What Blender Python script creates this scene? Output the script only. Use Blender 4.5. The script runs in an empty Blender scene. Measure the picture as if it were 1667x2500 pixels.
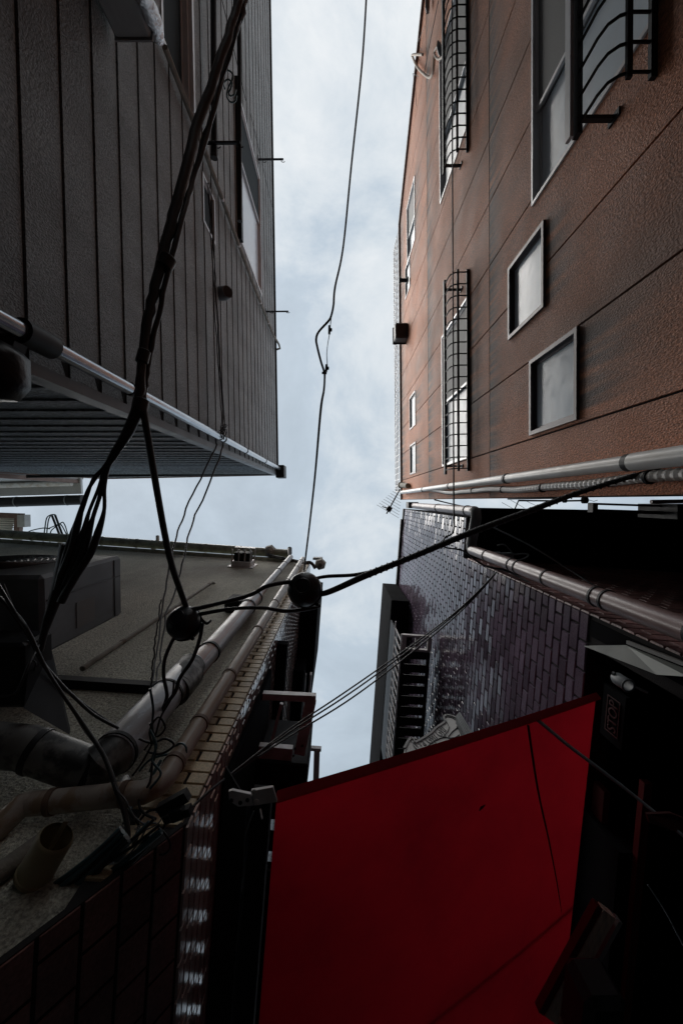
import bpy, bmesh, math, random
from mathutils import Vector, Matrix
random.seed(7)
sc = bpy.context.scene
C = sc.collection
V = Vector
EYE = 1.6                                   # camera height over the alley floor
# ------------------------------------------------------------------ camera
F0, UC, VC = 1000.0, 833.5, 1250.0          # focal length and image centre, in photo pixels
Zc = V(((828 - UC) / F0, (1222 - VC) / F0, 1)).normalized()       # the zenith, seen from the camera
Xc = (V((1, 0, 0)) - Zc * Zc.x).normalized()
Yc = Zc.cross(Xc)
cam = bpy.data.cameras.new('camera')
cam_o = bpy.data.objects.new('camera', cam); C.objects.link(cam_o)
cam.sensor_fit = 'VERTICAL'; cam.sensor_height = 36.0; cam.lens = 36.0 * F0 / 2500.0
cam.clip_start = 0.02; cam.clip_end = 3000
R = Matrix(((Xc.x, -Xc.y, -Xc.z), (Yc.x, -Yc.y, -Yc.z), (Zc.x, -Zc.y, -Zc.z))).to_4x4()
cam_o.matrix_world = Matrix.Translation((0, 0, EYE)) @ R
sc.camera = cam_o
# ------------------------------------------------------------------ sky, sun, exposure
SUN_EL, SUN_ROT = math.radians(54), math.radians(236)
world = bpy.data.worlds.new('World'); sc.world = world; world.use_nodes = True
wn, wl = world.node_tree.nodes, world.node_tree.links
for n in list(wn): wn.remove(n)
out = wn.new('ShaderNodeOutputWorld')
sky = wn.new('ShaderNodeTexSky'); sky.sky_type = 'NISHITA'; sky.sun_disc = False
sky.sun_elevation = SUN_EL; sky.sun_rotation = SUN_ROT; sky.air_density = 1.0; sky.dust_density = 2.0
b1 = wn.new('ShaderNodeBackground'); b1.inputs[1].default_value = 0.05; wl.new(sky.outputs[0], b1.inputs[0])
tc = wn.new('ShaderNodeTexCoord')
sep = wn.new('ShaderNodeSeparateXYZ'); wl.new(tc.outputs['Generated'], sep.inputs[0])
mx = wn.new('ShaderNodeMath'); mx.operation = 'MAXIMUM'; mx.inputs[1].default_value = 0.12; wl.new(sep.outputs[2], mx.inputs[0])
dvx = wn.new('ShaderNodeMath'); dvx.operation = 'DIVIDE'; wl.new(sep.outputs[0], dvx.inputs[0]); wl.new(mx.outputs[0], dvx.inputs[1])
dvy = wn.new('ShaderNodeMath'); dvy.operation = 'DIVIDE'; wl.new(sep.outputs[1], dvy.inputs[0]); wl.new(mx.outputs[0], dvy.inputs[1])
cmb = wn.new('ShaderNodeCombineXYZ'); wl.new(dvx.outputs[0], cmb.inputs[0]); wl.new(dvy.outputs[0], cmb.inputs[1])
def wnoise(scale, detail, rough, off):
    mp = wn.new('ShaderNodeMapping'); mp.inputs['Location'].default_value = off; wl.new(cmb.outputs[0], mp.inputs[0])
    nz = wn.new('ShaderNodeTexNoise'); nz.inputs['Scale'].default_value = scale; nz.inputs['Detail'].default_value = detail
    nz.inputs['Roughness'].default_value = rough; nz.inputs['Distortion'].default_value = 0.35; wl.new(mp.outputs[0], nz.inputs['Vector'])
    return nz.outputs[0]
n1, n2 = wnoise(2.6, 9, 0.64, (3.1, 1.7, 0)), wnoise(1.1, 4, 0.5, (0.4, 5.2, 0))
add = wn.new('ShaderNodeMath'); add.operation = 'ADD'; wl.new(n1, add.inputs[0]); wl.new(n2, add.inputs[1])
grad = wn.new('ShaderNodeMath'); grad.operation = 'MULTIPLY_ADD'; grad.inputs[1].default_value = -0.22; wl.new(dvy.outputs[0], grad.inputs[0]); wl.new(add.outputs[0], grad.inputs[2])
cr = wn.new('ShaderNodeValToRGB'); wl.new(grad.outputs[0], cr.inputs[0])
e = cr.color_ramp.elements
e[0].position = 0.72; e[0].color = (0.415, 0.49, 0.56, 1)
e[1].position = 1.0; e[1].color = (0.66, 0.72, 0.765, 1)
e2 = cr.color_ramp.elements.new(0.86); e2.color = (0.50, 0.585, 0.665, 1)
# the ramp input tops out at 1, so the sum is halved and re-centred first
half = wn.new('ShaderNodeMapRange'); half.inputs['From Min'].default_value = 0.70; half.inputs['From Max'].default_value = 1.40
wl.new(grad.outputs[0], half.inputs['Value']); wl.new(half.outputs[0], cr.inputs[0])
e[0].position = 0.1; e2.position = 0.42; e[len(e) - 1].position = 0.62
e3 = cr.color_ramp.elements.new(0.95); e3.color = (0.84, 0.865, 0.875, 1)
b2 = wn.new('ShaderNodeBackground'); b2.inputs[1].default_value = 0.52; wl.new(cr.outputs[0], b2.inputs[0])
mixw = wn.new('ShaderNodeMixShader'); mixw.inputs[0].default_value = 0.90       # nine tenths cloud cover
wl.new(b1.outputs[0], mixw.inputs[1]); wl.new(b2.outputs[0], mixw.inputs[2]); wl.new(mixw.outputs[0], out.inputs[0])
sun = bpy.data.lights.new('sun', 'SUN'); sun.energy = 1.5; sun.angle = math.radians(48); sun.color = (1.0, 0.955, 0.90)
sun_o = bpy.data.objects.new('sun', sun); C.objects.link(sun_o)
sd = V((math.sin(SUN_ROT) * math.cos(SUN_EL), math.cos(SUN_ROT) * math.cos(SUN_EL), math.sin(SUN_EL)))
sun_o.rotation_euler = sd.to_track_quat('Z', 'Y').to_euler(); sun_o.location = sd * 60
sc.view_settings.view_transform = 'Standard'; sc.view_settings.look = 'None'
sc.view_settings.exposure = 1.1; sc.view_settings.gamma = 1.0

# ------------------------------------------------------------------ pixel -> place helpers
ZOOM = {'q1': (0, 0, 2.24), 'q2': (0, 600, 2.24), 'q3': (900, 0, 2.0443), 'q4': (900, 600, 2.0443), 'q5': (0, 1150, 1.8824),
        'q6': (833, 1150, 1.8801), 'q7': (0, 1750, 1.8824), 'q8': (833, 1750, 1.8801), 'r1': (950, 1220, 4.48), 'r2': (1200, 1450, 4.48),
        'r3': (920, 1480, 4.48), 'r4': (400, 1550, 3.92), 'r5': (550, 1300, 5.2267), 'r6': (1300, 1550, 4.2725), 'r7': (380, 1880, 4.6118),
        'r8': (1350, 1900, 3.92), 's1': (0, 1400, 3.92), 's2': (480, 0, 5.879), 's3': (960, 0, 7.84), 's4': (950, 1180, 2.1869),
        's5': (0, 1150, 6.0308), 's6': (740, 700, 7.84), 's7': (250, 1850, 6.272), 's8': (0, 780, 10.692)}
def px(k, x, y):
    o = ZOOM[k]; return (o[0] + x / o[2], o[1] + y / o[2])
def ray(u, v):                                # direction scaled to rise one metre
    d = V(((u - UC) / F0, (v - VC) / F0, 1)); w = V((d.dot(Xc), d.dot(Yc), d.dot(Zc))); return w / w.z
def at(p, h): r = ray(*p) * h; return V((r.x, r.y, EYE + h))         # the place h metres over the eye on that line of sight
class Facade:                                 # a vertical wall plane: s along, z height over the eye, d out from the wall
    def __init__(self, p, t, flip=False):
        self.p = V((p[0], p[1], 0)); self.t = V((t[0], t[1], 0)).normalized()
        self.n = V((self.t.y, -self.t.x, 0)) * (-1 if flip else 1)
    def w(self, s, z, d=0.0):
        q = self.p + self.t * s + self.n * d; return V((q.x, q.y, EYE + z))
    def hit(self, p, d=0.0):
        r = ray(*p); q = self.p + self.n * d
        k = q.dot(self.n) / V((r.x, r.y, 0)).dot(self.n)
        return ((V((r.x * k, r.y * k, 0)) - q).dot(self.t), k)
    def loc(self, P):
        q = V((P.x, P.y, 0)) - self.p; return (q.dot(self.t), P.z - EYE, q.dot(self.n))
FA = Facade((-1.5, -0.64), (0.012, 1))                  # grey boarded facade, faces +X
FAe = Facade((-1.5, -0.64), (1, 0.0), True)             # its gable end, faces +Y
FC = Facade((1.5, -0.02), (0.012, 1), True)             # red brown facade, faces -X
FB = Facade((-0.57, 1.2), (1, 0.07))                    # mortar wall, faces -Y
FBs = Facade((-0.57, 1.2), (-0.075, 1))                 # its glazed side wall, faces +X
FD = Facade((1.25, 0.57), (-0.07, 1), True)             # purple brown tiles, faces -X
FDn = Facade((1.25, 0.57), (1, 0.07))                   # lower wall facing -Y
assert FA.n.x > 0 and FAe.n.y > 0 and FC.n.x < 0 and FB.n.y < 0 and FBs.n.x > 0 and FD.n.x < 0 and FDn.n.y < 0

# ------------------------------------------------------------------ mesh building
ORG = {}
class MB:
    def __init__(self): self.v = []; self.f = []; self.m = []
    def face(self, pts, mi=0):
        b = len(self.v); self.v += [V(p) for p in pts]; self.f.append(list(range(b, b + len(pts)))); self.m.append(mi)
    def mesh(self, vs, fs, mi=0):
        b = len(self.v); self.v += [V(p) for p in vs]; self.f += [[b + i for i in f] for f in fs]; self.m += [mi] * len(fs)
    def prism(self, poly, off, mi=0):         # polygon (3-D points) swept along a vector
        n = len(poly); off = V(off); a = [V(p) for p in poly]; b = [p + off for p in a]
        self.mesh(a + b, [list(range(n))[::-1], list(range(n, 2 * n))] + [[i, (i + 1) % n, n + (i + 1) % n, n + i] for i in range(n)], mi)
    def box(self, c, ax, ay, az, mi=0, bev=0.0):   # centre and three half-axis vectors
        c, ax, ay, az = V(c), V(ax), V(ay), V(az)
        if bev <= 0:
            self.prism([c - ax - ay - az, c + ax - ay - az, c + ax + ay - az, c - ax + ay - az], az * 2, mi); return
        rx, ry, rz = [max(0.0, 1 - bev / max(a.length, 1e-6)) for a in (ax, ay, az)]
        bm = bmesh.new(); pts = []
        for i in (-1, 1):
            for j in (-1, 1):
                for k in (-1, 1):
                    pts += [ax * i + ay * j * ry + az * k * rz, ax * i * rx + ay * j + az * k * rz, ax * i * rx + ay * j * ry + az * k]
        vs = [bm.verts.new(p + c) for p in pts]
        r = bmesh.ops.convex_hull(bm, input=vs)
        bm.verts.index_update(); vv = [x.co.copy() for x in bm.verts]; self.mesh(vv, [[x.index for x in f.verts] for f in bm.faces], mi); bm.free()
    def fbox(self, F, s0, s1, z0, z1, d0, d1, mi=0, bev=0.0):
        a, b = F.w(s0, z0, d0), F.w(s1, z1, d1)
        self.box((a + b) / 2, F.t * (s1 - s0) / 2, V((0, 0, (z1 - z0) / 2)), F.n * (d1 - d0) / 2, mi, bev)
    def bar(self, a, b, wx, wy, up=(0, 0, 1), mi=0):  # rectangular bar from a to b
        a, b = V(a), V(b); d = (b - a); L = d.length; d.normalize(); u = V(up)
        if abs(d.dot(u)) > 0.98: u = V((0, 1, 0))
        s = d.cross(u).normalized(); u = s.cross(d).normalized()
        self.box((a + b) / 2, s * wx / 2, u * wy / 2, d * L / 2, mi)
    def tube(self, pts, r, n=8, mi=0, cap=True, sub=0, wob=0.0):
        pts = [V(p) for p in pts]; rr = list(r) if hasattr(r, '__len__') else [r] * len(pts)
        if sub:
            P, Q = [], []
            m = len(pts)
            for i in range(m - 1):
                p0, p1, p2, p3 = pts[max(i - 1, 0)], pts[i], pts[i + 1], pts[min(i + 2, m - 1)]
                for k in range(sub):
                    t = k / sub
                    P.append(0.5 * ((2 * p1) + (p2 - p0) * t + (2 * p0 - 5 * p1 + 4 * p2 - p3) * t * t + (3 * p1 - p0 - 3 * p2 + p3) * t ** 3))
                    Q.append(rr[i] * (1 - t) + rr[i + 1] * t)
            P.append(pts[-1]); Q.append(rr[-1]); pts, rr = P, Q
        if wob:
            pts = [p + V((random.gauss(0, wob), random.gauss(0, wob), random.gauss(0, wob))) if 0 < i < len(pts) - 1 else p for i, p in enumerate(pts)]
        m = len(pts); vs = []; prev = None
        for i in range(m):
            d = (pts[min(i + 1, m - 1)] - pts[max(i - 1, 0)]).normalized()
            if prev is None:
                u = d.orthogonal().normalized()
            else:
                u = (prev - d * prev.dot(d)); u = u.normalized() if u.length > 1e-6 else d.orthogonal().normalized()
            prev = u; w = d.cross(u)
            for k in range(n):
                a = 2 * math.pi * k / n; vs.append(pts[i] + (u * math.cos(a) + w * math.sin(a)) * rr[i])
        fs = [[i * n + k, i * n + (k + 1) % n, (i + 1) * n + (k + 1) % n, (i + 1) * n + k] for i in range(m - 1) for k in range(n)]
        if cap: fs += [list(range(n))[::-1], list(range((m - 1) * n, m * n))]
        self.mesh(vs, fs, mi)
    def lathe(self, c, axis, prof, n=20, mi=0):   # prof: (distance along axis, radius)
        axis = V(axis).normalized(); self.tube([V(c) + axis * p[0] for p in prof], [max(p[1], 1e-4) for p in prof], n, mi)
    def ring(self, c, axis, R0, r, n=24, m=6, a0=0.0, a1=2 * math.pi, mi=0):
        axis = V(axis).normalized(); u = axis.orthogonal().normalized(); w = axis.cross(u)
        self.tube([V(c) + (u * math.cos(a0 + (a1 - a0) * i / n) + w * math.sin(a0 + (a1 - a0) * i / n)) * R0 for i in range(n + 1)], r, m, mi)
    def build(self, name, mat, parent=None, smooth=None, label=None, loc=None):
        me = bpy.data.meshes.new(name)
        if parent is not None: o0 = ORG[parent]
        elif loc is not None: o0 = V(loc)
        else:
            lo = V([min(p[i] for p in self.v) for i in range(3)]); hi = V([max(p[i] for p in self.v) for i in range(3)])
            o0 = V(((lo.x + hi.x) / 2, (lo.y + hi.y) / 2, lo.z))
        me.from_pydata([tuple(p - o0) for p in self.v], [], self.f)
        mats = mat if isinstance(mat, (list, tuple)) else [mat]
        for mm in mats: me.materials.append(mm)
        if len(mats) > 1: me.polygons.foreach_set('material_index', self.m)
        bm = bmesh.new(); bm.from_mesh(me); bmesh.ops.recalc_face_normals(bm, faces=bm.faces); bm.to_mesh(me); bm.free()
        if smooth:
            me.polygons.foreach_set('use_smooth', [True] * len(me.polygons)); me.set_sharp_from_angle(angle=math.radians(smooth))
        o = bpy.data.objects.new(name, me); C.objects.link(o)
        if parent is not None: o.parent = parent
        else: o.location = o0
        ORG[o] = o0
        if label: o['label'] = label
        return o
def tag(o, label=None, cat=None, group=None, kind=None):
    if label: o['label'] = label
    if cat: o['category'] = cat
    if group: o['group'] = group
    if kind: o['kind'] = kind
    return o
def thing(name, loc, label, cat, group=None):
    o = bpy.data.objects.new(name, None); C.objects.link(o); o.location = loc; o.empty_display_size = 0.1
    ORG[o] = V(loc); return tag(o, label, cat, group)

# ------------------------------------------------------------------ materials
def mat(name, col, rough=0.6, metal=0.0, spec=0.5, var=0.0, vscale=3.0, fine=0.0, fscale=60.0, bump=0.0, bscale=60.0, bdist=0.01,
        stretch=(1, 1, 1), stain=None, sscale=1.2, sstretch=(1, 1, 0.25), samt=0.5, coat=0.0, rand=0.0, detail=4, rvar=0.12, slo=0.45, srange=0.27):
    m = bpy.data.materials.new(name); m.use_nodes = True
    N, L = m.node_tree.nodes, m.node_tree.links; bs = N['Principled BSDF']
    bs.inputs['Roughness'].default_value = rough; bs.inputs['Metallic'].default_value = metal
    bs.inputs['Specular IOR Level'].default_value = spec; bs.inputs['Coat Weight'].default_value = coat
    t = N.new('ShaderNodeTexCoord')
    def noise(sc_, st, det=4, ro=0.55):
        mp = N.new('ShaderNodeMapping'); mp.inputs['Scale'].default_value = st; L.new(t.outputs['Object'], mp.inputs[0])
        n = N.new('ShaderNodeTexNoise'); n.inputs['Scale'].default_value = sc_; n.inputs['Detail'].default_value = det; n.inputs['Roughness'].default_value = ro
        L.new(mp.outputs[0], n.inputs['Vector']); return n.outputs[0]
    c = N.new('ShaderNodeRGB'); c.outputs[0].default_value = (*col, 1); cur = c.outputs[0]
    def scale_by(fac_out, lo, hi, cur):
        r = N.new('ShaderNodeMapRange'); r.inputs['From Min'].default_value = 0.3; r.inputs['From Max'].default_value = 0.7
        r.inputs['To Min'].default_value = lo; r.inputs['To Max'].default_value = hi; L.new(fac_out, r.inputs['Value'])
        v = N.new('ShaderNodeVectorMath'); v.operation = 'SCALE'; L.new(cur, v.inputs[0]); L.new(r.outputs[0], v.inputs['Scale']); return v.outputs[0]
    if var: cur = scale_by(noise(vscale, (1, 1, 1), 5), 1 - var, 1 + var, cur)
    if fine: cur = scale_by(noise(fscale, stretch, 3), 1 - fine, 1 + fine, cur)
    if stain:
        r = N.new('ShaderNodeMapRange'); r.inputs['From Min'].default_value = slo; r.inputs['From Max'].default_value = slo + srange
        r.inputs['To Max'].default_value = samt; L.new(noise(sscale, sstretch, 6, 0.6), r.inputs['Value'])
        mixn = N.new('ShaderNodeMix'); mixn.data_type = 'RGBA'; L.new(r.outputs[0], mixn.inputs['Factor']); L.new(cur, mixn.inputs['A'])
        mixn.inputs['B'].default_value = (*stain, 1); cur = mixn.outputs['Result']
    if rand:
        g = N.new('ShaderNodeNewGeometry'); r = N.new('ShaderNodeMapRange'); r.inputs['To Min'].default_value = 1 - rand; r.inputs['To Max'].default_value = 1 + rand
        L.new(g.outputs['Random Per Island'], r.inputs['Value'])
        v = N.new('ShaderNodeVectorMath'); v.operation = 'SCALE'; L.new(cur, v.inputs[0]); L.new(r.outputs[0], v.inputs['Scale']); cur = v.outputs[0]
    L.new(cur, bs.inputs['Base Color'])
    if bump:
        b = N.new('ShaderNodeBump'); b.inputs['Strength'].default_value = bump; b.inputs['Distance'].default_value = bdist
        L.new(noise(bscale, stretch, detail, 0.6), b.inputs['Height']); L.new(b.outputs[0], bs.inputs['Normal'])
    if var or stain:
        r = N.new('ShaderNodeMapRange'); r.inputs['To Min'].default_value = max(0.03, rough - rvar); r.inputs['To Max'].default_value = min(1, rough + rvar)
        L.new(noise(vscale * 2.3, (1, 1, 1), 4), r.inputs['Value']); L.new(r.outputs[0], bs.inputs['Roughness'])
    return m
M = {}
M['siding'] = mat('grey_siding', (0.226, 0.236, 0.236), 0.6, rand=0.07, var=0.14, vscale=1.3, fine=0.55, fscale=105, bump=1.0, bscale=105, bdist=0.013, detail=3, stretch=(1, 1, 0.6), stain=(0.09, 0.088, 0.085), sscale=2.2, sstretch=(1, 1, 0.25), samt=0.7)
M['siding_end'] = mat('grey_siding_end', (0.18, 0.21, 0.235), 0.75, rand=0.08, spec=0.25, var=0.12, vscale=1.3, fine=0.6, fscale=70, bump=1.0, bscale=70, bdist=0.02, detail=2, stretch=(0.35, 1, 1), stain=(0.09, 0.09, 0.09), samt=0.4)  # copy of the siding with a cold shade tint put into its colour
M['stucco'] = mat('red_brown_stucco', (0.50, 0.192, 0.096), 0.68, rand=0.14, spec=0.4, var=0.20, vscale=1.1, fine=0.5, fscale=120, bump=1.0, bscale=115, bdist=0.012, detail=3, stretch=(1, 1, 0.6), stain=(0.19, 0.115, 0.08), sscale=1.3, sstretch=(1, 1, 0.22), samt=0.65)
M['mortar'] = mat('pebbled_mortar', (0.47, 0.465, 0.39), 0.85, var=0.22, vscale=0.9, fine=0.55, fscale=80, bump=1.0, bscale=80, bdist=0.016, stretch=(1, 1, 1), stain=(0.11, 0.105, 0.095), sscale=0.8, sstretch=(1, 1, 0.4), samt=0.7)
M['tile'] = mat('purple_tile', (0.140, 0.104, 0.148), 0.16, spec=0.75, rvar=0.03, var=0.2, vscale=4, fine=0.25, fscale=120, bump=0.05, bscale=40, bdist=0.003, rand=0.35)
M['tile_tan'] = mat('tan_tile', (0.52, 0.42, 0.27), 0.40, spec=0.5, var=0.15, vscale=4, fine=0.3, fscale=160, bump=0.2, bscale=90, bdist=0.002, rand=0.18)
M['tile_side'] = mat('glazed_tile', (0.34, 0.30, 0.285), 0.10, spec=0.8, rvar=0.04, var=0.15, vscale=4, fine=0.15, fscale=120, bump=0.10, bscale=30, bdist=0.003, rand=0.15)
M['tile_dark'] = mat('dark_red_tile', (0.25, 0.13, 0.125), 0.5, var=0.3, vscale=5, fine=0.3, fscale=90, bump=0.4, bscale=70, bdist=0.004, rand=0.3)
M['grout'] = mat('dark_grout', (0.030, 0.029, 0.030), 0.95, spec=0.15, bump=0.3, bscale=150)
M['groove'] = mat('groove_shadow_gap', (0.02, 0.017, 0.016), 0.9, spec=0.2)
M['black'] = mat('black_rubber', (0.012, 0.012, 0.014), 0.42, fine=0.2, fscale=90, bump=0.25, bscale=140, bdist=0.003)
M['blackgloss'] = mat('black_glaze', (0.008, 0.010, 0.014), 0.36, spec=0.4, var=0.4, vscale=20, bump=0.5, bscale=45, bdist=0.006)
M['blackmetal'] = mat('black_painted_metal', (0.012, 0.013, 0.015), 0.5, spec=0.25, var=0.3, vscale=12)
M['darkpanel'] = mat('dark_panel', (0.013, 0.014, 0.017), 0.65, spec=0.15, var=0.3, vscale=3)
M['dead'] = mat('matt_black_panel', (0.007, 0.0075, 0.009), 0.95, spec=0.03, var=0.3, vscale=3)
M['steel'] = mat('galvanised_steel', (0.62, 0.60, 0.60), 0.5, metal=0.2, var=0.2, vscale=9, stain=(0.28, 0.24, 0.22), sscale=6, samt=0.5)
M['alu'] = mat('white_aluminium', (0.62, 0.62, 0.63), 0.35, metal=0.1, var=0.06, vscale=8)
M['alubrown'] = mat('mauve_aluminium', (0.085, 0.07, 0.076), 0.4, metal=0.2, var=0.1, vscale=8)
M['glass'] = mat('dark_glass', (0.020, 0.028, 0.032), 0.05, spec=1.0)
M['glassteal'] = mat('dark_screen_glass', (0.012, 0.020, 0.025), 0.7, spec=0.1, fine=0.2, fscale=200)
M['frost'] = mat('frosted_glass', (0.66, 0.76, 0.84), 0.22, spec=0.6, var=0.10, vscale=5, stain=(0.52, 0.55, 0.57), sscale=5, sstretch=(1, 1, 1), samt=0.5, bump=0.06, bscale=12)
M['frostblue'] = mat('pale_blue_frosted_glass', (0.21, 0.26, 0.30), 0.35, spec=0.25, var=0.08, vscale=5, bump=0.1, bscale=60, stretch=(1, 1, 0.1))
M['screen'] = mat('grey_insect_screen', (0.17, 0.175, 0.175), 0.7, fine=0.15, fscale=250)
M['pvc'] = mat('grey_pvc', (0.31, 0.335, 0.385), 0.42, var=0.12, vscale=6, stain=(0.17, 0.155, 0.15), sscale=11, sstretch=(1, 1, 0.5), samt=0.7, slo=0.50, srange=0.06)
M['pvcrust'] = mat('rusty_grey_pvc', (0.30, 0.325, 0.37), 0.42, var=0.15, vscale=6, stain=(0.24, 0.085, 0.035), sscale=15, sstretch=(1, 1, 0.03), samt=0.95, slo=0.46, srange=0.09)
M['pvcbeige'] = mat('beige_pvc', (0.37, 0.335, 0.30), 0.40, var=0.1, vscale=6, stain=(0.23, 0.15, 0.085), sscale=14, sstretch=(1, 1, 0.05), samt=0.8, slo=0.47, srange=0.12)
M['pvcwhite'] = mat('aged_white_pvc', (0.74, 0.76, 0.76), 0.38, var=0.08, vscale=6, stain=(0.40, 0.29, 0.18), sscale=5, sstretch=(1, 1, 0.12), samt=0.8)
M['pvcmauve'] = mat('mauve_pvc', (0.24, 0.16, 0.155), 0.35, var=0.2, vscale=6, stain=(0.12, 0.095, 0.09), sscale=7, samt=0.6)
M['pipedark'] = mat('weathered_dark_pipe', (0.16, 0.165, 0.16), 0.5, var=0.3, vscale=7, stain=(0.025, 0.027, 0.028), sscale=9, sstretch=(1, 1, 1), samt=1.0, slo=0.45, srange=0.10)
M['gutter'] = mat('greenish_gutter', (0.36, 0.37, 0.285), 0.45, var=0.2, vscale=6, stain=(0.06, 0.06, 0.045), sscale=9, sstretch=(1, 1, 1), samt=0.8)
M['downsteel'] = mat('polished_downpipe', (0.40, 0.43, 0.47), 0.20, metal=0.85, var=0.1, vscale=6)
M['foil'] = mat('crumpled_foil', (0.62, 0.63, 0.65), 0.22, metal=0.95, bump=1.0, bscale=38, bdist=0.02, detail=6)
M['bandage'] = mat('wrapped_pipe', (0.22, 0.205, 0.175), 0.8, var=0.3, vscale=9, bump=0.5, bscale=60)
M['palepipe'] = mat('pale_wrapped_pipe', (0.52, 0.45, 0.38), 0.7, var=0.2, vscale=9, bump=0.4, bscale=60)
M['boxgrey'] = mat('grey_enamel', (0.34, 0.345, 0.345), 0.45, var=0.1, vscale=3, stain=(0.14, 0.14, 0.14), sscale=5, samt=0.4)
M['acgrey'] = mat('ac_casing', (0.15, 0.17, 0.185), 0.5, var=0.2, vscale=3, stain=(0.09, 0.095, 0.10), sscale=4, samt=0.6)
M['rustpaint'] = mat('rusty_bracket', (0.13, 0.08, 0.055), 0.7, var=0.35, vscale=8)
M['soffit'] = mat('dark_soffit', (0.014, 0.014, 0.016), 0.8, spec=0.15, var=0.3, vscale=2)
M['red'] = mat('red_paint', (0.11, 0.010, 0.012), 0.5, var=0.2, vscale=3)
M['redmark'] = mat('red_lettering', (0.055, 0.013, 0.013), 0.5)
M['signwhite'] = mat('sign_white', (0.60, 0.60, 0.585), 0.5, var=0.08, vscale=6)
M['signgrey'] = mat('sign_grey', (0.30, 0.30, 0.30), 0.5, var=0.08, vscale=6)
M['signline'] = mat('sign_dark_line', (0.05, 0.05, 0.055), 0.5)
M['canopy'] = mat('pale_green_grey_sheet', (0.34, 0.37, 0.35), 0.5, var=0.12, vscale=5, stain=(0.22, 0.24, 0.23), samt=0.5)
M['cream'] = mat('cream_board', (0.78, 0.60, 0.50), 0.6, var=0.12, vscale=6, fine=0.2, fscale=60, stretch=(1, 0.2, 1))
M['asphalt'] = mat('asphalt', (0.05, 0.05, 0.052), 0.85, var=0.2, vscale=1, fine=0.4, fscale=90, bump=0.6, bscale=120)
M['concrete'] = mat('concrete_roof', (0.28, 0.27, 0.26), 0.85, var=0.2, vscale=1.5, bump=0.3, bscale=40)
M['palewall'] = mat('pale_board_wall', (0.42, 0.44, 0.45), 0.6, var=0.08, vscale=2, fine=0.1, fscale=50, bump=0.3, bscale=50)
M['bluewire'] = mat('blue_grey_sheath', (0.16, 0.20, 0.22), 0.35)
M['teal'] = mat('teal_plastic', (0.035, 0.10, 0.105), 0.35)
M['tealwire'] = mat('dark_teal_sheath', (0.03, 0.075, 0.09), 0.35)
M['duct'] = mat('khaki_duct', (0.30, 0.255, 0.155), 0.45, var=0.12, vscale=5, stain=(0.17, 0.135, 0.08), sscale=5, samt=0.6)
M['corrug'] = mat('translucent_corrugated_sheet', (0.50, 0.50, 0.47), 0.35, var=0.2, vscale=4)
M['wood'] = mat('brown_fascia', (0.13, 0.08, 0.065), 0.6, var=0.2, vscale=6)
M['ceramic'] = mat('bulb_steel', (0.5, 0.5, 0.5), 0.25, metal=0.6)
N_, L_ = M['stucco'].node_tree.nodes, M['stucco'].node_tree.links; bs_ = N_['Principled BSDF']; src = bs_.inputs['Base Color'].links[0].from_socket
t_ = N_.new('ShaderNodeTexCoord'); sx = N_.new('ShaderNodeSeparateXYZ'); L_.new(t_.outputs['Object'], sx.inputs[0])
mp_ = N_.new('ShaderNodeMapping'); mp_.inputs['Scale'].default_value = (1, 14, 0.9); L_.new(t_.outputs['Object'], mp_.inputs[0])
nz_ = N_.new('ShaderNodeTexNoise'); nz_.inputs['Scale'].default_value = 1.0; nz_.inputs['Detail'].default_value = 5; L_.new(mp_.outputs[0], nz_.inputs['Vector'])
def ramp(sock, a, b, lo=0.0, hi=1.0):
    r = N_.new('ShaderNodeMapRange'); r.interpolation_type = 'SMOOTHSTEP'; r.inputs['From Min'].default_value = a; r.inputs['From Max'].default_value = b; r.inputs['To Min'].default_value = lo; r.inputs['To Max'].default_value = hi; L_.new(sock, r.inputs['Value']); return r.outputs[0]
def mul(a, b, op='MULTIPLY'):
    m_ = N_.new('ShaderNodeMath'); m_.operation = op; L_.new(a, m_.inputs[0]); L_.new(b, m_.inputs[1]); return m_.outputs[0]
tot = None
for (a, b, zb, ln) in ((-1.99, -1.375, 2.98, 0.55), (-1.06, -0.485, 2.56, 0.75), (-3.8, -2.27, 1.97, 0.9), (-2.32, -0.47, 4.74, 0.8), (-6.2, -4.22, 4.74, 0.7), (-2.12, -1.45, 7.98, 0.9), (-1.13, -0.52, 7.98, 0.9), (-6.12, -4.95, 7.9, 0.8), (-9, 0, 4.08, 0.45), (-9, 0, 6.86, 0.6), (-9, 0, 9.8, 0.9)):
    y_, z_ = sx.outputs[1], sx.outputs[2]; k_ = 0.10
    mk = mul(mul(ramp(y_, a + 6 - k_, a + 6 + k_), ramp(y_, b + 6 - k_, b + 6 + k_, 1.0, 0.0)), mul(ramp(z_, zb + EYE - ln, zb + EYE), ramp(z_, zb + EYE - 0.01, zb + EYE + 0.02, 1.0, 0.0)))
    tot = mk if tot is None else mul(tot, mk, 'MAXIMUM')
fac = mul(tot, ramp(nz_.outputs[0], 0.30, 0.58, 0.05, 0.95))
mm = N_.new('ShaderNodeMix'); mm.data_type = 'RGBA'; L_.new(fac, mm.inputs['Factor']); L_.new(src, mm.inputs['A']); mm.inputs['B'].default_value = (0.085, 0.075, 0.068, 1); L_.new(mm.outputs['Result'], bs_.inputs['Base Color'])
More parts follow.
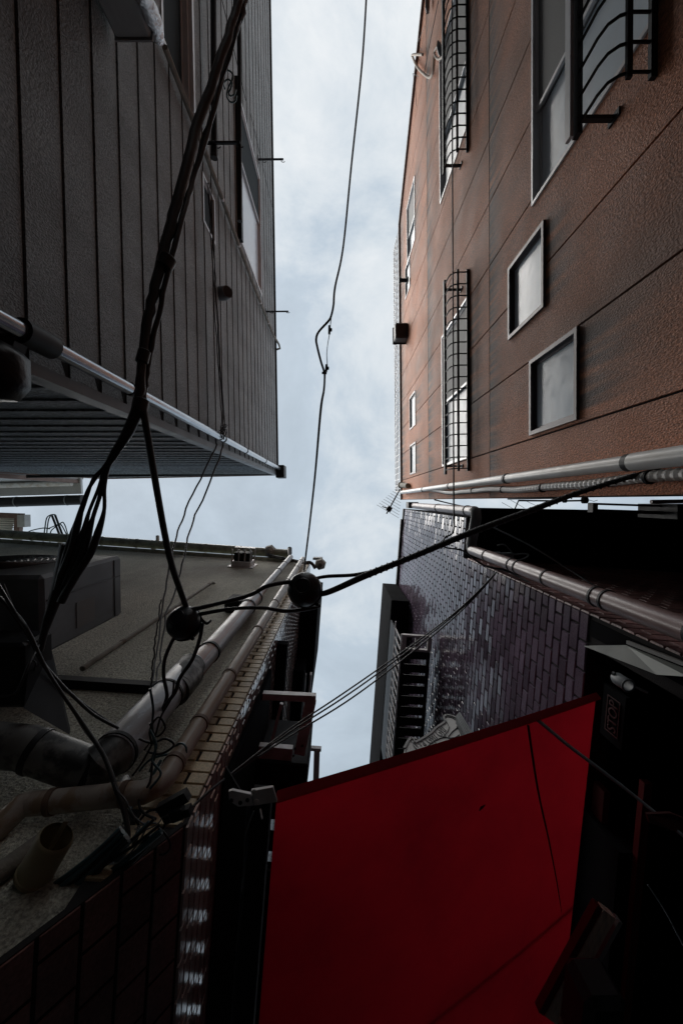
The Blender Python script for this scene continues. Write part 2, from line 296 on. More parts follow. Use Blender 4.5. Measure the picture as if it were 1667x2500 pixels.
# red awning cloth: lets part of the daylight through
m = bpy.data.materials.new('red_canvas'); m.use_nodes = True; N, L = m.node_tree.nodes, m.node_tree.links
bs = N['Principled BSDF']; bs.inputs['Base Color'].default_value = (0.30, 0.006, 0.010, 1); bs.inputs['Roughness'].default_value = 0.8; bs.inputs['Specular IOR Level'].default_value = 0.2
tr = N.new('ShaderNodeBsdfTranslucent'); ms = N.new('ShaderNodeMixShader'); ms.inputs[0].default_value = 0.55
t = N.new('ShaderNodeTexCoord'); nz = N.new('ShaderNodeTexNoise'); nz.inputs['Scale'].default_value = 1.7; nz.inputs['Detail'].default_value = 11; nz.inputs['Roughness'].default_value = 0.72; L.new(t.outputs['Object'], nz.inputs['Vector'])
ra = N.new('ShaderNodeValToRGB'); ra.color_ramp.elements[0].position = 0.28; ra.color_ramp.elements[0].color = (0.20, 0.0035, 0.011, 1); ra.color_ramp.elements[1].position = 0.72; ra.color_ramp.elements[1].color = (0.35, 0.007, 0.015, 1)
L.new(nz.outputs[0], ra.inputs[0]); L.new(ra.outputs[0], tr.inputs[0]); L.new(ra.outputs[0], bs.inputs['Base Color'])
nz2 = N.new('ShaderNodeTexNoise'); nz2.inputs['Scale'].default_value = 400; L.new(t.outputs['Object'], nz2.inputs['Vector'])
bu = N.new('ShaderNodeBump'); bu.inputs['Strength'].default_value = 0.3; bu.inputs['Distance'].default_value = 0.002; L.new(nz2.outputs[0], bu.inputs['Height']); L.new(bu.outputs[0], bs.inputs['Normal'])
L.new(bs.outputs[0], ms.inputs[1]); L.new(tr.outputs[0], ms.inputs[2]); L.new(ms.outputs[0], N['Material Output'].inputs[0]); M['canvas'] = m

# ------------------------------------------------------------------ rectangles with holes, clipped
def minus(rects, hole):
    o = []; a0, a1, b0, b1 = hole
    for (s0, s1, z0, z1) in rects:
        if a1 <= s0 or a0 >= s1 or b1 <= z0 or b0 >= z1: o.append((s0, s1, z0, z1)); continue
        if a0 > s0: o.append((s0, a0, z0, z1))
        if a1 < s1: o.append((a1, s1, z0, z1))
        c0, c1 = max(s0, a0), min(s1, a1)
        if b0 > z0: o.append((c0, c1, z0, b0))
        if b1 < z1: o.append((c0, c1, b1, z1))
    return o
def clip(poly, hull):                         # convex clip, hull counter-clockwise in (s, z)
    for i in range(len(hull)):
        a, b = hull[i], hull[(i + 1) % len(hull)]; o = []
        side = lambda p: (b[0] - a[0]) * (p[1] - a[1]) - (b[1] - a[1]) * (p[0] - a[0])
        for j in range(len(poly)):
            p, q = poly[j], poly[(j + 1) % len(poly)]; sp, sq = side(p), side(q)
            if sp >= 0: o.append(p)
            if (sp >= 0) != (sq >= 0):
                k = sp / (sp - sq); o.append((p[0] + (q[0] - p[0]) * k, p[1] + (q[1] - p[1]) * k))
        poly = o
        if len(poly) < 3: return []
    return poly
def slabs(mb, F, rects, holes, d0, d1, hull=None, lap=0.0):
    for r in rects:
        rs = [r]
        for h in holes: rs = minus(rs, h)
        for (s0, s1, z0, z1) in rs:
            if lap:
                k0, k1 = (z0 - r[2]) / (r[3] - r[2]), (z1 - r[2]) / (r[3] - r[2]); f0, f1 = d1 + lap * (1 - k0), d1 + lap * (1 - k1)
                if s1 - s0 > 1e-3 and z1 - z0 > 1e-3: mb.mesh([F.w(s0, z0, d0), F.w(s1, z0, d0), F.w(s1, z1, d0), F.w(s0, z1, d0), F.w(s0, z0, f0), F.w(s1, z0, f0), F.w(s1, z1, f1), F.w(s0, z1, f1)], [[0, 1, 2, 3], [4, 5, 6, 7], [0, 1, 5, 4], [1, 2, 6, 5], [2, 3, 7, 6], [3, 0, 4, 7]])
                continue
            if s1 - s0 < 1e-3 or z1 - z0 < 1e-3: continue
            p = [(s0, z0), (s1, z0), (s1, z1), (s0, z1)]
            if hull: p = clip(p, hull)
            if len(p) >= 3: mb.prism([F.w(a, b, d0) for a, b in p], F.n * (d1 - d0))
def tiles(mb, F, s0, s1, z0, z1, row=0.074, ln=0.145, j=0.011, d=0.008, bev=0.003, jit=0.0006, phase=0.0, keep=None):
    n = int((z1 - z0) / row)
    for i in range(n):
        zb = z0 + i * row; off = (ln / 2 if i % 2 else 0.0) + phase; s = s0 - off
        while s < s1:
            a, b = max(s, s0), min(s + ln - j, s1); s += ln
            if b - a < 0.015: continue
            if keep and not keep((a + b) / 2, zb + row / 2): continue
            c, e_ = zb, zb + row - j; q = [random.uniform(-jit, jit) for _ in range(2)]
            base = [F.w(a, c, 0), F.w(b, c, 0), F.w(b, e_, 0), F.w(a, e_, 0)]
            top = [F.w(a + bev, c + bev, d + q[0] + q[1]), F.w(b - bev, c + bev, d - q[0] + q[1]), F.w(b - bev, e_ - bev, d - q[0] - q[1]), F.w(a + bev, e_ - bev, d + q[0] - q[1])]
            mb.mesh(base + top, [[4, 5, 6, 7], [0, 1, 5, 4], [1, 2, 6, 5], [2, 3, 7, 6], [3, 0, 4, 7]])
def window(bld, F, s0, s1, z0, z1, frame='alu', fw=0.035, split=None, far='screen', near='frost', deep=0.07, proud=0.012, label=None, rail=None, backmat='darkpanel'):
    f = MB(); d0, d1 = -deep, proud
    f.fbox(F, s0, s1, z0, z0 + fw, d0, d1); f.fbox(F, s0, s1, z1 - fw, z1, d0, d1)
    f.fbox(F, s0, s0 + fw, z0 + fw, z1 - fw, d0, d1); f.fbox(F, s1 - fw, s1, z0 + fw, z1 - fw, d0, d1)
    i0, i1, k0, k1 = s0 + fw, s1 - fw, z0 + fw, z1 - fw; g = 0.028
    def sash(a, b, c, e_, dd, inset=g):
        f.fbox(F, a, b, c, c + inset, dd - 0.02, dd); f.fbox(F, a, b, e_ - inset, e_, dd - 0.02, dd)
        f.fbox(F, a, a + inset, c + inset, e_ - inset, dd - 0.02, dd); f.fbox(F, b - inset, b, c + inset, e_ - inset, dd - 0.02, dd)
    if split is not None:
        sash(i0, split + g, k0, k1, -0.012); sash(split - g, i1, k0, k1, -0.040)
    else: sash(i0, i1, k0, k1, -0.012, 0.022)
    fr = f.build('window', M[frame], bld, label=label)
    if split is not None:
        p = MB(); p.fbox(F, i0 + g, split, k0 + g, k1 - g, -0.026, -0.021); p.build('insect_screen' if far == 'screen' else 'pane', M[far], fr)
        p = MB(); p.fbox(F, split + g, i1 - g, k0 + g, k1 - g, -0.053, -0.048); p.build('pane', M[near], fr)
    else:
        p = MB(); p.fbox(F, i0 + 0.022, i1 - 0.022, k0 + 0.022, k1 - 0.022, -0.026, -0.021); p.build('pane', M[near], fr)
    return fr
def clipring(mb, pts, i, R0, w=0.03, r2=None):      # a pipe collar round segment point
    pass
def pipe(bld, name, pts, r, material, collars=(), cmat='blackmetal', sub=0, n=16, label=None, collar_h=0.02, collar_r=1.12, clipname='pipe_clip'):
    b = MB(); b.tube(pts, r, n, sub=sub); o = b.build(name, material, bld, smooth=50, label=label)
    P = [V(p) for p in pts]
    for (i, t) in collars:
        c = P[i].lerp(P[i + 1], t); d = (P[i + 1] - P[i]).normalized(); q = MB()
        rr = r if not hasattr(r, '__len__') else r[i]
        q.tube([c - d * collar_h, c + d * collar_h], rr * collar_r, n); q.build(clipname, M[cmat], o, smooth=50)
    return o

# ------------------------------------------------------------------ ground
g = MB(); g.face([(-600, -600, 0), (600, -600, 0), (600, 600, 0), (-600, 600, 0)])
tag(g.build('ground', M['asphalt'], loc=(0, 0, 0)), kind='structure')

# ================================================================== grey boarded building
A = thing('boarded_building', FA.w(-6, -EYE), 'grey building clad in horizontal boards, with steel corner downpipe and two laundry poles', 'building')
AROOF = 9.95
sA = lambda k, x, y: FA.hit(px(k, x, y))
wa1 = (-6.2, FA.hit((393, 91))[0], FA.hit((393, 91))[1], 4.34)              # dark window by the laundry poles
a_, b_ = FA.hit(px('q1', 1348, 560)), FA.hit(px('q1', 1378, 1690))
wa2 = (-5.72, -3.42, 6.42, 8.30)
wa3 = (-3.05, -2.5, 4.70, 5.15)
holesA = [wa1, wa2, wa3]
bm_ = MB(); pitch = 0.303; z = 2.0 - 0.303 * 12
while z < AROOF:
    z1 = min(z + pitch, AROOF); g_ = 0.007
    slabs(bm_, FA, [(-19.5, -0.03, max(z + g_, -EYE), z1 - g_)], holesA, -0.014, 0.0, lap=0.007)
    z += pitch
bm_.build('facade_boards', M['siding'], A)
bk = MB(); slabs(bk, FA, [(-19.5, -0.03, -EYE, AROOF)], holesA, -0.20, -0.014); bk.build('facade_backing', M['groove'], A)
# gable end
hullA = [(-7.5 + 1.5, -EYE), (0.0, -EYE), (0.0, 9.98), (-5.2, 11.75), (-6.0, 9.0)]
def poly_boards(mb, F, hull, d0, d1):
    z = 2.0 - 0.303 * 12
    while z < 12:
        p = clip([(-30, z + 0.008), (30, z + 0.008), (30, z + 0.295), (-30, z + 0.295)], hull)
        if len(p) > 2:
            n = len(p); mb.mesh([F.w(a, b, d0) for a, b in p] + [F.w(a, b, d1 + 0.012 * (1 - (b - z) / 0.303)) for a, b in p], [list(range(n))[::-1], list(range(n, 2 * n))] + [[i, (i + 1) % n, n + (i + 1) % n, n + i] for i in range(n)])
        z += 0.303
q = MB(); poly_boards(q, FAe, hullA, -0.02, 0.0); q.build('gable_boards', M['siding_end'], A)
q = MB(); q.prism([FAe.w(a, b, -0.02) for a, b in hullA], FAe.n * -0.15); q.build('gable_backing', M['groove'], A)
# body, roof and dark eave trim
q = MB(); q.fbox(FA, -19.5, -0.16, -EYE, AROOF - 0.02, -6.0, -0.205); q.build('core_wall', M['concrete'], A)
q = MB(); q.fbox(FA, -19.55, 0.02, AROOF, AROOF + 0.06, -6.05, 0.03); q.build('roof_edge', M['blackmetal'], A)
q = MB()
for i in (2, 3):
    a, b = hullA[i], hullA[i + 1]; q.bar(FAe.w(a[0], a[1] + 0.02, -0.05), FAe.w(b[0], b[1] + 0.02, -0.05), 0.16, 0.05)
q.build('gable_trim', M['wood'], A)
q = MB(); q.fbox(FA, -0.035, 0.02, -EYE, AROOF - 0.01, -0.06, 0.012); q.fbox(FA, 0.02, 0.028, -EYE, AROOF - 0.01, -0.09, 0.012); q.build('corner_flashing', M['acgrey'], A)
# windows of this building
fr = window(A, FA, *wa1, frame='alu', fw=0.04, split=-4.6, far='glassteal', near='glassteal', label='dark window behind the thick hanging cable')
fr = window(A, FA, *wa2, frame='alu', fw=0.04, split=FA.hit(px('q1', 1372, 1040))[0], far='glassteal', near='frost', label='tall window with one dark and one pale sash')
fr = window(A, FA, *wa3, frame='alu', fw=0.03, near='glassteal', label='small window seen almost edge on')
q = MB()
for (s, h) in ((-5.9, 6.2), ):
    pass
# shutter box / sill strip (black) under the far window
q = MB(); q.fbox(FA, wa2[0], wa2[1] + 0.1, wa2[2] - 0.10, wa2[2], 0.0, 0.07); q.build('window_sill', M['blackmetal'], A)
q = MB(); q.fbox(FA, wa1[0], wa1[1], wa1[3] + 0.001, wa1[3] + 0.05, 0.0, 0.05); q.build('window_hood', M['alu'], A)
# vertical wrapped pipe that bends over the roof edge
p0 = FA.hit(px('q1', 1130, 850), 0.05); p1 = FA.hit(px('q2', 1500, 500), 0.05)
pts = [FA.w(p0[0], p0[1] - 1.1, 0.05), FA.w(p0[0], p0[1], 0.05), FA.w(p1[0], 7.2, 0.05), FA.w(p1[0], 9.4, 0.05), FA.w(p1[0] + 0.02, AROOF - 0.05, 0.10), FA.w(p1[0] + 0.05, AROOF + 0.12, 0.10), FA.w(p1[0] + 0.08, AROOF + 0.16, -0.05)]
pipe(A, 'conduit', pts, 0.024, M['bandage'], [(1, 0.25), (1, 0.6), (2, 0.3), (2, 0.7)], 'steel', n=10)
# vent hood
h0 = FA.hit(px('q2', 1222, 262), 0.05)
q = MB(); q.tube([FA.w(h0[0], h0[1], 0.0), FA.w(h0[0], h0[1] - 0.01, 0.07), FA.w(h0[0], h0[1] - 0.05, 0.12)], [0.085, 0.085, 0.075], 20)
vh = q.build('vent_hood', M['acgrey'], A, smooth=40)
q = MB(); q.tube([FA.w(h0[0], h0[1] - 0.052, 0.121), FA.w(h0[0], h0[1] - 0.056, 0.125)], 0.066, 20); q.build('vent_opening', M['black'], vh)
# corner downpipe with clips and an outlet box under the eave
dp = [FA.w(-0.115, -EYE + 0.1, 0.085), FA.w(-0.115, 10.0, 0.085)]
o = pipe(A, 'downpipe', dp, 0.040, M['downsteel'], [((0), (h + EYE) / 11.6) for h in (1.95, 2.75, 5.0, 6.2, 7.8)], 'blackmetal', n=20, collar_h=0.013, collar_r=1.14)
q = MB(); q.fbox(FA, -0.20, 0.10, 9.7, 10.12, 0.0, 0.20, bev=0.012); q.build('gutter_outlet', M['blackmetal'], A)
# laundry arms fixed to the wall
def arm(k, x0, y, x1, label):
    return None
def laundry_arm(s, h, L0, L1):
    q = MB(); q.bar(FA.w(s, h, 0.0), FA.w(s, h, L1), 0.022, 0.03); q.fbox(FA, s - 0.04, s + 0.04, h - 0.06, h + 0.06, 0.0, 0.012)
    for d in (L0, L1 - 0.03):
        q.tube([FA.w(s, h + 0.012, d), FA.w(s, h + 0.05, d - 0.02), FA.w(s, h + 0.07, d + 0.02), FA.w(s, h + 0.05, d + 0.05)], 0.006, 6, sub=3)
        q.tube([FA.w(s, h - 0.012, d), FA.w(s + 0.02, h - 0.05, d - 0.01), FA.w(s + 0.045, h - 0.07, d + 0.0)], 0.005, 6, sub=3)
    return q.build('laundry_arm', M['blackmetal'], A)
hA = 4.30
sarm = FA.hit(px('q1', 1130, 780), 0.0)[0]
r = ray(*px('q1', 1125, 782)); k = 1.53 / abs(r.x); sarm = r.y * k + 0.64; hA = k
end = ray(*px('q1', 1335, 778)); dEnd = 1.5 - abs(end.x) * hA
laundry_arm(sarm, hA, 0.12, dEnd)
laundry_arm(sarm - 3.2, hA, 0.12, dEnd)
for (k_, xa, xb, y_) in (('q1', 1432, 1690, 872), ('q2', 1465, 1495, 360)):   # two far arms near the eave
    u0, u1 = px(k_, xa, y_), (px('s2', 1300, 2270) if k_ == 'q1' else (709, 761))
    r0, r1 = ray(*u0), ray(*u1); hh = 1.5 / abs(r0.x); laundry_arm(r0.y * hh + 0.64, hh, 0.10, 1.5 - abs(r1.x) * hh)
for (i, (kx0, y0, kx1, y1, lab)) in enumerate((((1150), 0, 1172, 860, 'dark laundry pole nearer the dark window'), ((1262), 0, 1312, 1205, 'dark laundry pole with teal hooks, farther out from the boarded wall'))):
    u1 = px('q1', kx1, y1); P1 = at(u1, hA + 0.035); P0 = P1 + V((0.02, -4.4, 0)); q = MB()
    q.tube([P0, P1], 0.036 if i == 0 else 0.023, 14)
    po = q.build('laundry_pole', M['blackmetal'], None, smooth=50); tag(po, lab, 'laundry pole', 'laundry poles on the boarded building')
    q = MB(); dd = V((0, 1, 0)); q.tube([P1 - dd * 0.03, P1 + dd * 0.012], 0.041 if i == 0 else 0.028, 14); q.build('end_cap', M['black'], po, smooth=50)
    if i == 1: pole2 = P1
# teal hooks hanging on the farther pole
for (pl, lab) in (([(1226, 440), (1219, 408), (1244, 385), (1271, 402), (1268, 440), (1250, 478), (1241, 525), (1262, 558), (1288, 552), (1294, 525)], 'teal S shaped laundry hook, the larger one, upper end open'), ([(1230, 486), (1225, 455), (1247, 434), (1268, 452), (1262, 484), (1252, 508), (1262, 524), (1282, 516), (1290, 490)], 'teal S shaped laundry hook, the smaller one, on the same pole')):
    q = MB(); n_ = len(pl); q.tube([at(px('q1', x, y), hA + 0.08 - 0.16 * abs(k / (n_ - 1) - 1.0)) for k, (x, y) in enumerate(pl)], 0.009, 8, sub=5); tag(q.build('laundry_hook', M['teal'], None, smooth=60), lab, 'hook', 'laundry hooks')
# grey box and foil wrapped pipe on the wall near the top of the picture
hb = 2.84
X1 = at(px('q1', 672, 212), hb); X2 = at(px('q1', 830, 208), hb)
ob = thing('wall_box', (-1.4, X1.y - 0.4, EYE + 1.5), 'light grey metal box hung on the boarded wall beside a foil wrapped pipe', 'box')
xa_, xb_ = -1.495, X2.x
q = MB(); q.box(((xa_ + xb_) / 2, X1.y - 0.40, EYE + (hb + 1.5) / 2), ((xb_ - xa_) / 2, 0, 0), (0, 0.40, 0), (0, 0, (hb - 1.5) / 2), bev=0.012); q.build('casing', M['boxgrey'], ob)
q = MB(); q.box(((xa_ + xb_) / 2, X1.y - 0.40, EYE + hb + 0.006), ((xb_ - xa_) / 2 + 0.008, 0, 0), (0, 0.41, 0), (0, 0, 0.006)); q.build('lid', M['boxgrey'], ob)
q = MB()
pts = [at(px('q1', 740, -140), 2.45), at(px('q1', 795, 0), 2.62), at(px('q1', 835, 110), 2.78), at(px('q1', 858, 185), 2.9), at(px('q1', 868, 215), 2.95)]
q.tube(pts, [0.05, 0.05, 0.052, 0.045, 0.03], 14, sub=7, wob=0.005); tag(q.build('foil_pipe', M['foil'], None, smooth=60), 'crumpled silver foil wrapped pipe beside the light grey wall box', 'pipe')
# loose wires lying along the facade and knotting at the downpipe
q = MB()
for i in range(3):
    pts = [at(px('q1', 1135 + 9 * i, 1000), 4.66), at(px('q1', 1162 + 6 * i, 1400), 4.7), at(px('q2', 1172 + 8 * i, 300), 4.78), at(px('q2', 1196 + 6 * i, 700), 4.82), at(px('q2', 1212 + 8 * i, 940), 4.86), at(px('q2', 1205 + 10 * i, 1060), 4.85)]
    q.tube(pts, 0.006, 6, sub=6, wob=0.004)
for i in range(6):
    c = at(px('q2', 1222 + 6 * math.sin(i * 2.1), 985 + 10 * i), 4.86); q.ring(c, (0.3 + 0.2 * i, 0.7, 0.4 - 0.15 * i), 0.04 + 0.012 * (i % 3), 0.004, 14, 5)
tag(q.build('telephone_wire', M['black'], None, smooth=60), 'tangled thin black wires running along the boarded facade to its downpipe', 'wire')
# thin wire slanting on the facade
q = MB(); q.tube([at(px('q1', 1215, 0), 5.3), at(px('q1', 1345, 550), 6.3)], 0.005, 6); q.tube([at(px('q1', 1370, 620), 6.9), at(px('q1', 1500, 1180), 9.6)], 0.004, 6)
tag(q.build('guy_wire', M['blackmetal'], None), 'single thin wire slanting across the boarded facade above the laundry poles', 'wire')
# black rounded lantern hanging at the corner, left edge of the picture
lc = at(px('s8', 300, 1400), 1.75)
ln_ = thing('wall_lantern', lc, 'black rounded lamp housing clamped to the steel downpipe', 'lamp')
q = MB(); q.box(lc + V((-0.085, -0.005, 0.0)), (0.135, 0.0, 0), (0.0, 0.115, 0.0), (0, 0, 0.10), bev=0.055); bo = q.build('housing', M['blackgloss'], ln_, smooth=70)
q = MB(); q.box(lc + V((-0.10, -0.005, -0.101)), (0.085, 0, 0), (0, 0.07, 0), (0, 0, 0.004)); q.build('lamp_glass', M['blackmetal'], ln_)
q = MB(); q.box(at(px('s8', 360, 720), 1.85) + V((-0.03, 0, 0)), (0.05, 0.025, 0), (-0.02, 0.05, 0), (0, 0, 0.05), bev=0.012); q.build('clamp', M['blackmetal'], ln_)
q = MB(); pc = FA.w(-0.115, 1.98, 0.085); q.tube([pc - V((0, 0, 0.13)), pc + V((0, 0, 0.07))], 0.058, 20); q.build('collar', M['blackmetal'], ln_, smooth=50)

# ================================================================== pale house and corrugated canopy behind, far left
E = thing('pale_house', (-11, -2.5, 0), 'pale boarded house with white pipe and dark eaves gutter, behind the gable end', 'building')
FE = Facade((-7.72, -0.62), (1, -0.03), True); HE = 12.2
q = MB()
for i in range(9): q.fbox(FE, -0.52 * (i + 1) + 0.012, -0.52 * i - 0.012 if i else -0.03, -EYE, HE, -0.02, 0.0)
q.build('wall_boards', M['palewall'], E)
q = MB(); q.fbox(FE, -4.8, 0.0, -EYE, HE + 0.25, -3.0, -0.021); q.build('core_wall', M['concrete'], E)
q = MB(); q.fbox(FE, -5, 0.05, HE + 0.03, HE + 0.12, -0.3, 0.42); q.build('eave', M['palewall'], E)
q = MB(); q.tube([FE.w(-5, HE - 0.12, 0.12), FE.w(-0.12, HE - 0.12, 0.12)], 0.075, 14); q.build('pipe', M['pvcwhite'], E, smooth=50)
q = MB(); q.tube([FE.w(-5, HE + 0.05, 0.60), FE.w(0.08, HE + 0.05, 0.60)], 0.15, 14); gq = q.build('gutter', M['blackmetal'], E, smooth=50)
q = MB()
for s in (-3.4, -1.9, -0.4): q.tube([FE.w(s, HE + 0.05, 0.60), FE.w(s + 0.03, HE + 0.05, 0.60)], 0.158, 14)
q.build('gutter_bracket', M['acgrey'], gq)
q = MB(); q.fbox(FE, -0.16, 0.0, -EYE, HE + 0.02, 0.001, 0.10); q.build('corner_post', M['wood'], E)
K = thing('roof_canopy', (-8.0, 0.6, EYE + 9.2), 'small corrugated canopy with brown fascia on the roof at the left picture edge', 'canopy')
c0, c1, c2 = at(px('s5', 0, 640), 10.2), at(px('s5', 360, 660), 10.2), at(px('s5', 300, 915), 10.2)
q = MB(); nx = 30
for i in range(nx):
    a, b = c1.lerp(c2, 0.1) , c2
    t0, t1 = i / nx, (i + 1) / nx; pa, pb = c1.lerp(c2, t0), c1.lerp(c2, t1); z0_, z1_ = 0.02 * math.sin(i * 1.6), 0.02 * math.sin((i + 1) * 1.6)
    q.face([pa + V((-0.2, 0, z0_)), pb + V((-0.2, 0, z1_)), pb + V((-3.2, -0.1, z1_)), pa + V((-3.2, -0.1, z0_))])
q.build('sheet', M['corrug'], K)
q = MB(); q.bar(c1 + V((-3.3, -0.12, -0.05)), c1 + V((0.0, 0, -0.05)), 0.12, 0.16); q.bar(c1 + V((-0.08, 0.0, -0.05)), c2 + V((-0.06, 0.5, -0.05)), 0.14, 0.12); q.build('fascia', M['wood'], K)
q = MB(); q.box(c1 + V((0.04, 0.12, -0.06)), (0.09, 0, 0), (0, 0.15, 0), (0, 0, 0.1)); q.build('end_block', M['boxgrey'], K)

# ================================================================== red brown panelled building (right)
Cb = thing('panelled_building', FC.w(-6, -EYE), 'red brown rough panelled building with barred windows and white downpipes', 'building')
CR = 9.75
hullC = [(-19.5, -EYE), (0.0, -EYE), (0.0, CR), (-6.45, CR), (-8.4, 6.75), (-12.5, 0.7), (-19.5, 0.7)]
def rc(pts, d=0.0):
    a = [FC.hit(p, d) for p in pts]; return a
w_small1 = (-1.99, -1.375, 2.98, 3.60); w_small2 = (-1.06, -0.485, 2.56, 3.20)
w_big = (-3.80, FC.hit(px('q3', 805, 1050))[0], 1.97, 3.18)
w_mid1 = (-2.32, -0.47, 4.74, 5.93); w_mid2 = (-6.2, -4.22, 4.74, 5.98)
w_a = (-6.12, -4.95, 7.90, 8.80); w_b = (-5.0, -4.35, 8.45, 9.05); w_c = (-2.12, -1.45, 7.98, 8.62); w_d = (-1.13, -0.52, 7.98, 8.62)
holesC = [w_small1, w_small2, w_big, w_mid1, w_mid2, w_a, w_b, w_c, w_d]
xs = [0.0, -0.46]; 
while xs[-1] > -19: xs.append(xs[-1] - 0.607)
zs = [-EYE, 1.30, 4.08, 6.86, CR + 0.01]
hC2 = [(-8.4, 6.75), (-6.45, CR)]
# convex pieces: clip against the sloping roof line only
slopeC = [(-13.7, -EYE), (0.0, -EYE), (0.0, CR), (-6.45, CR)]
q = MB(); g_ = 0.007
rects = [(xs[i + 1] + g_, xs[i] - g_, zs[j] + g_, zs[j + 1] - g_) for i in range(len(xs) - 1) for j in range(len(zs) - 1) if xs[i + 1] > -14]
slabs(q, FC, rects, holesC, -0.016, 0.0, slopeC); q.build('facade_panels', M['stucco'], Cb)
q = MB(); slabs(q, FC, [(-13.7, 0, -EYE, CR)], holesC, -0.22, -0.016, slopeC); q.build('facade_backing', M['groove'], Cb)
q = MB(); q.prism([FC.w(a, b, -0.225) for a, b in slopeC], FC.n * -6.0); q.build('core_wall', M['stucco'], Cb)
q = MB(); q.bar(FC.w(-6.45, CR + 0.03, -0.03), FC.w(0.0, CR + 0.03, -0.03), 0.14, 0.06); q.bar(FC.w(-6.45, CR + 0.03, -0.03), FC.w(-13.6, -1.4, -0.03), 0.14, 0.06); q.build('roof_trim', M['wood'], Cb)
# windows
SL = dict(frame='alu', fw=0.024, far='screen', near='frost')
window(Cb, FC, *w_small1, frame='alubrown', fw=0.030, near='frost', proud=0.02, label='small pale frosted window above another small one')
window(Cb, FC, *w_small2, frame='alubrown', fw=0.030, near='frost', proud=0.02, label='small dusty window nearest the building corner')
window(Cb, FC, *w_big, split=FC.hit(px('q3', 825, 545))[0], label='large near window with white frame behind the curved guard', **SL)
window(Cb, FC, *w_mid1, split=-1.38, label='guarded window over the small frosted ones', **{**SL, 'near': 'frostblue'})
window(Cb, FC, *w_mid2, split=-5.05, label='guarded window towards the alley end', **{**SL, 'near': 'frostblue'})
window(Cb, FC, *w_a, split=-5.5, **{**SL, 'near': 'frostblue'})
for w_ in (w_b, w_c, w_d): window(Cb, FC, *w_, frame='alubrown', fw=0.03, near='frostblue')
def guard(s0, s1, zb, label):
    top, dd = zb + 0.29, 0.205
    f = MB(); f.bar(FC.w(s0, top, dd), FC.w(s1, top, dd), 0.028, 0.05); f.fbox(FC, s0 + 0.02, s1 - 0.02, zb + 0.0, zb + 0.018, 0.115, 0.140); f.fbox(FC, s0 + 0.02, s1 - 0.02, zb + 0.0, zb + 0.022, 0.0, 0.03)
    for s in (s0 + 0.10, s1 - 0.10):
        f.bar(FC.w(s, zb + 0.30, 0.0), FC.w(s, zb + 0.30, dd), 0.02, 0.03); f.fbox(FC, s - 0.02, s + 0.02, zb + 0.25, zb + 0.34, 0.0, 0.01)
    fr = f.build('window_guard', M['blackmetal'], Cb, label=label)
    b = MB(); n = int((s1 - s0 - 0.1) / 0.128)
    for i in range(n + 1):
        s = s0 + 0.05 + (s1 - s0 - 0.1) * i / n
        b.tube([FC.w(s, top, dd), FC.w(s, zb + 0.12, dd), FC.w(s, zb + 0.06, dd - 0.012), FC.w(s, zb + 0.025, dd - 0.045), FC.w(s, zb + 0.010, dd - 0.09), FC.w(s, zb + 0.010, 0.0)], 0.0075, 6)
    b.build('bars', M['blackmetal'], fr, smooth=60)
    return fr
gb = guard(-4.2, -1.93, 1.95, 'black bar guard with white top rail on the large near window')
q = MB(); q.bar(FC.w(-4.2, 2.262, 0.236), FC.w(-1.93, 2.262, 0.236), 0.02, 0.05); q.build('top_rail', M['alu'], gb)
guard(-2.62, -0.30, 4.70, 'black bar guard on the middle window near the corner')
guard(-6.6, -3.88, 4.70, 'black bar guard on the window towards the alley end')
# white downpipe and corrugated hose at the corner
def vline(ratio, X, h0, h1): return [V((X, X * ratio, EYE + h0)), V((X, X * ratio, EYE + h1))]
pipe(Cb, 'downpipe', vline(-0.131, 1.42, -1.5, 9.3) , 0.038, M['pvcwhite'], [(0, (h + 1.5) / 10.8) for h in (2.0, 3.47, 5.25, 6.9)], 'blackmetal', n=18, collar_h=0.02, collar_r=1.15, label='white downpipe with rust stains at the corner')
q = MB(); q.tube([V((1.42, -0.131 * 1.42, EYE + 0.2)), V((1.42, -0.131 * 1.42, EYE + 1.98))], 0.044, 18); q.build('pipe_sleeve', M['pvcwhite'], Cb, smooth=50)
pts, rr = [], []
for i in range(260):
    h = 0.9 + i * 0.0225; wv = 0.018 * math.sin(h * 2.6) + 0.008 * math.sin(h * 6.1); k = 0.068 + 0.05 * max(0, (h - 5.0) / 1.6)
    pts.append(V((1.44, -1.44 * k + wv * 0.5, EYE + h))); rr.append(0.027 + 0.0022 * (1 if i % 2 else -1))
q = MB(); q.tube(pts, rr, 10); hs = q.build('corrugated_hose', M['pvcwhite'], Cb)
for h in (1.9, 2.9, 3.6, 4.4):
    q = MB(); q.tube([V((1.44, -1.44 * 0.068 + 0.009 * math.sin(h * 2.6), EYE + h - 0.008)), V((1.44, -1.44 * 0.068 + 0.009 * math.sin(h * 2.6), EYE + h + 0.008))], 0.033, 12)
    q.build('hose_clip', M['blackmetal'], hs)
# black vent hood, porch light, drain head
q = MB(); q.fbox(FC, -3.74, -3.42, 8.75, 9.05, 0.0, 0.27, bev=0.02); q.fbox(FC, -3.76, -3.40, 9.05, 9.07, 0.0, 0.29); q.build('vent_box', M['blackmetal'], Cb)
q = MB(); q.lathe(FC.w(-4.6, 8.72, 0.0), FC.n, [(0, 0.07), (0.03, 0.07), (0.05, 0.04), (0.14, 0.04), (0.17, 0.075), (0.2, 0.05)], 14); q.build('wall_light', M['blackmetal'], Cb, smooth=50)
q = MB(); q.tube([V((1.44, -0.31, EYE + 8.6)), V((1.44, -0.36, EYE + 9.5))], 0.055, 14); q.tube([V((1.44, -0.36, EYE + 9.5)), V((1.44, -0.36, EYE + 9.62))], 0.075, 14); q.build('drain_head', M['bandage'], Cb, smooth=50)
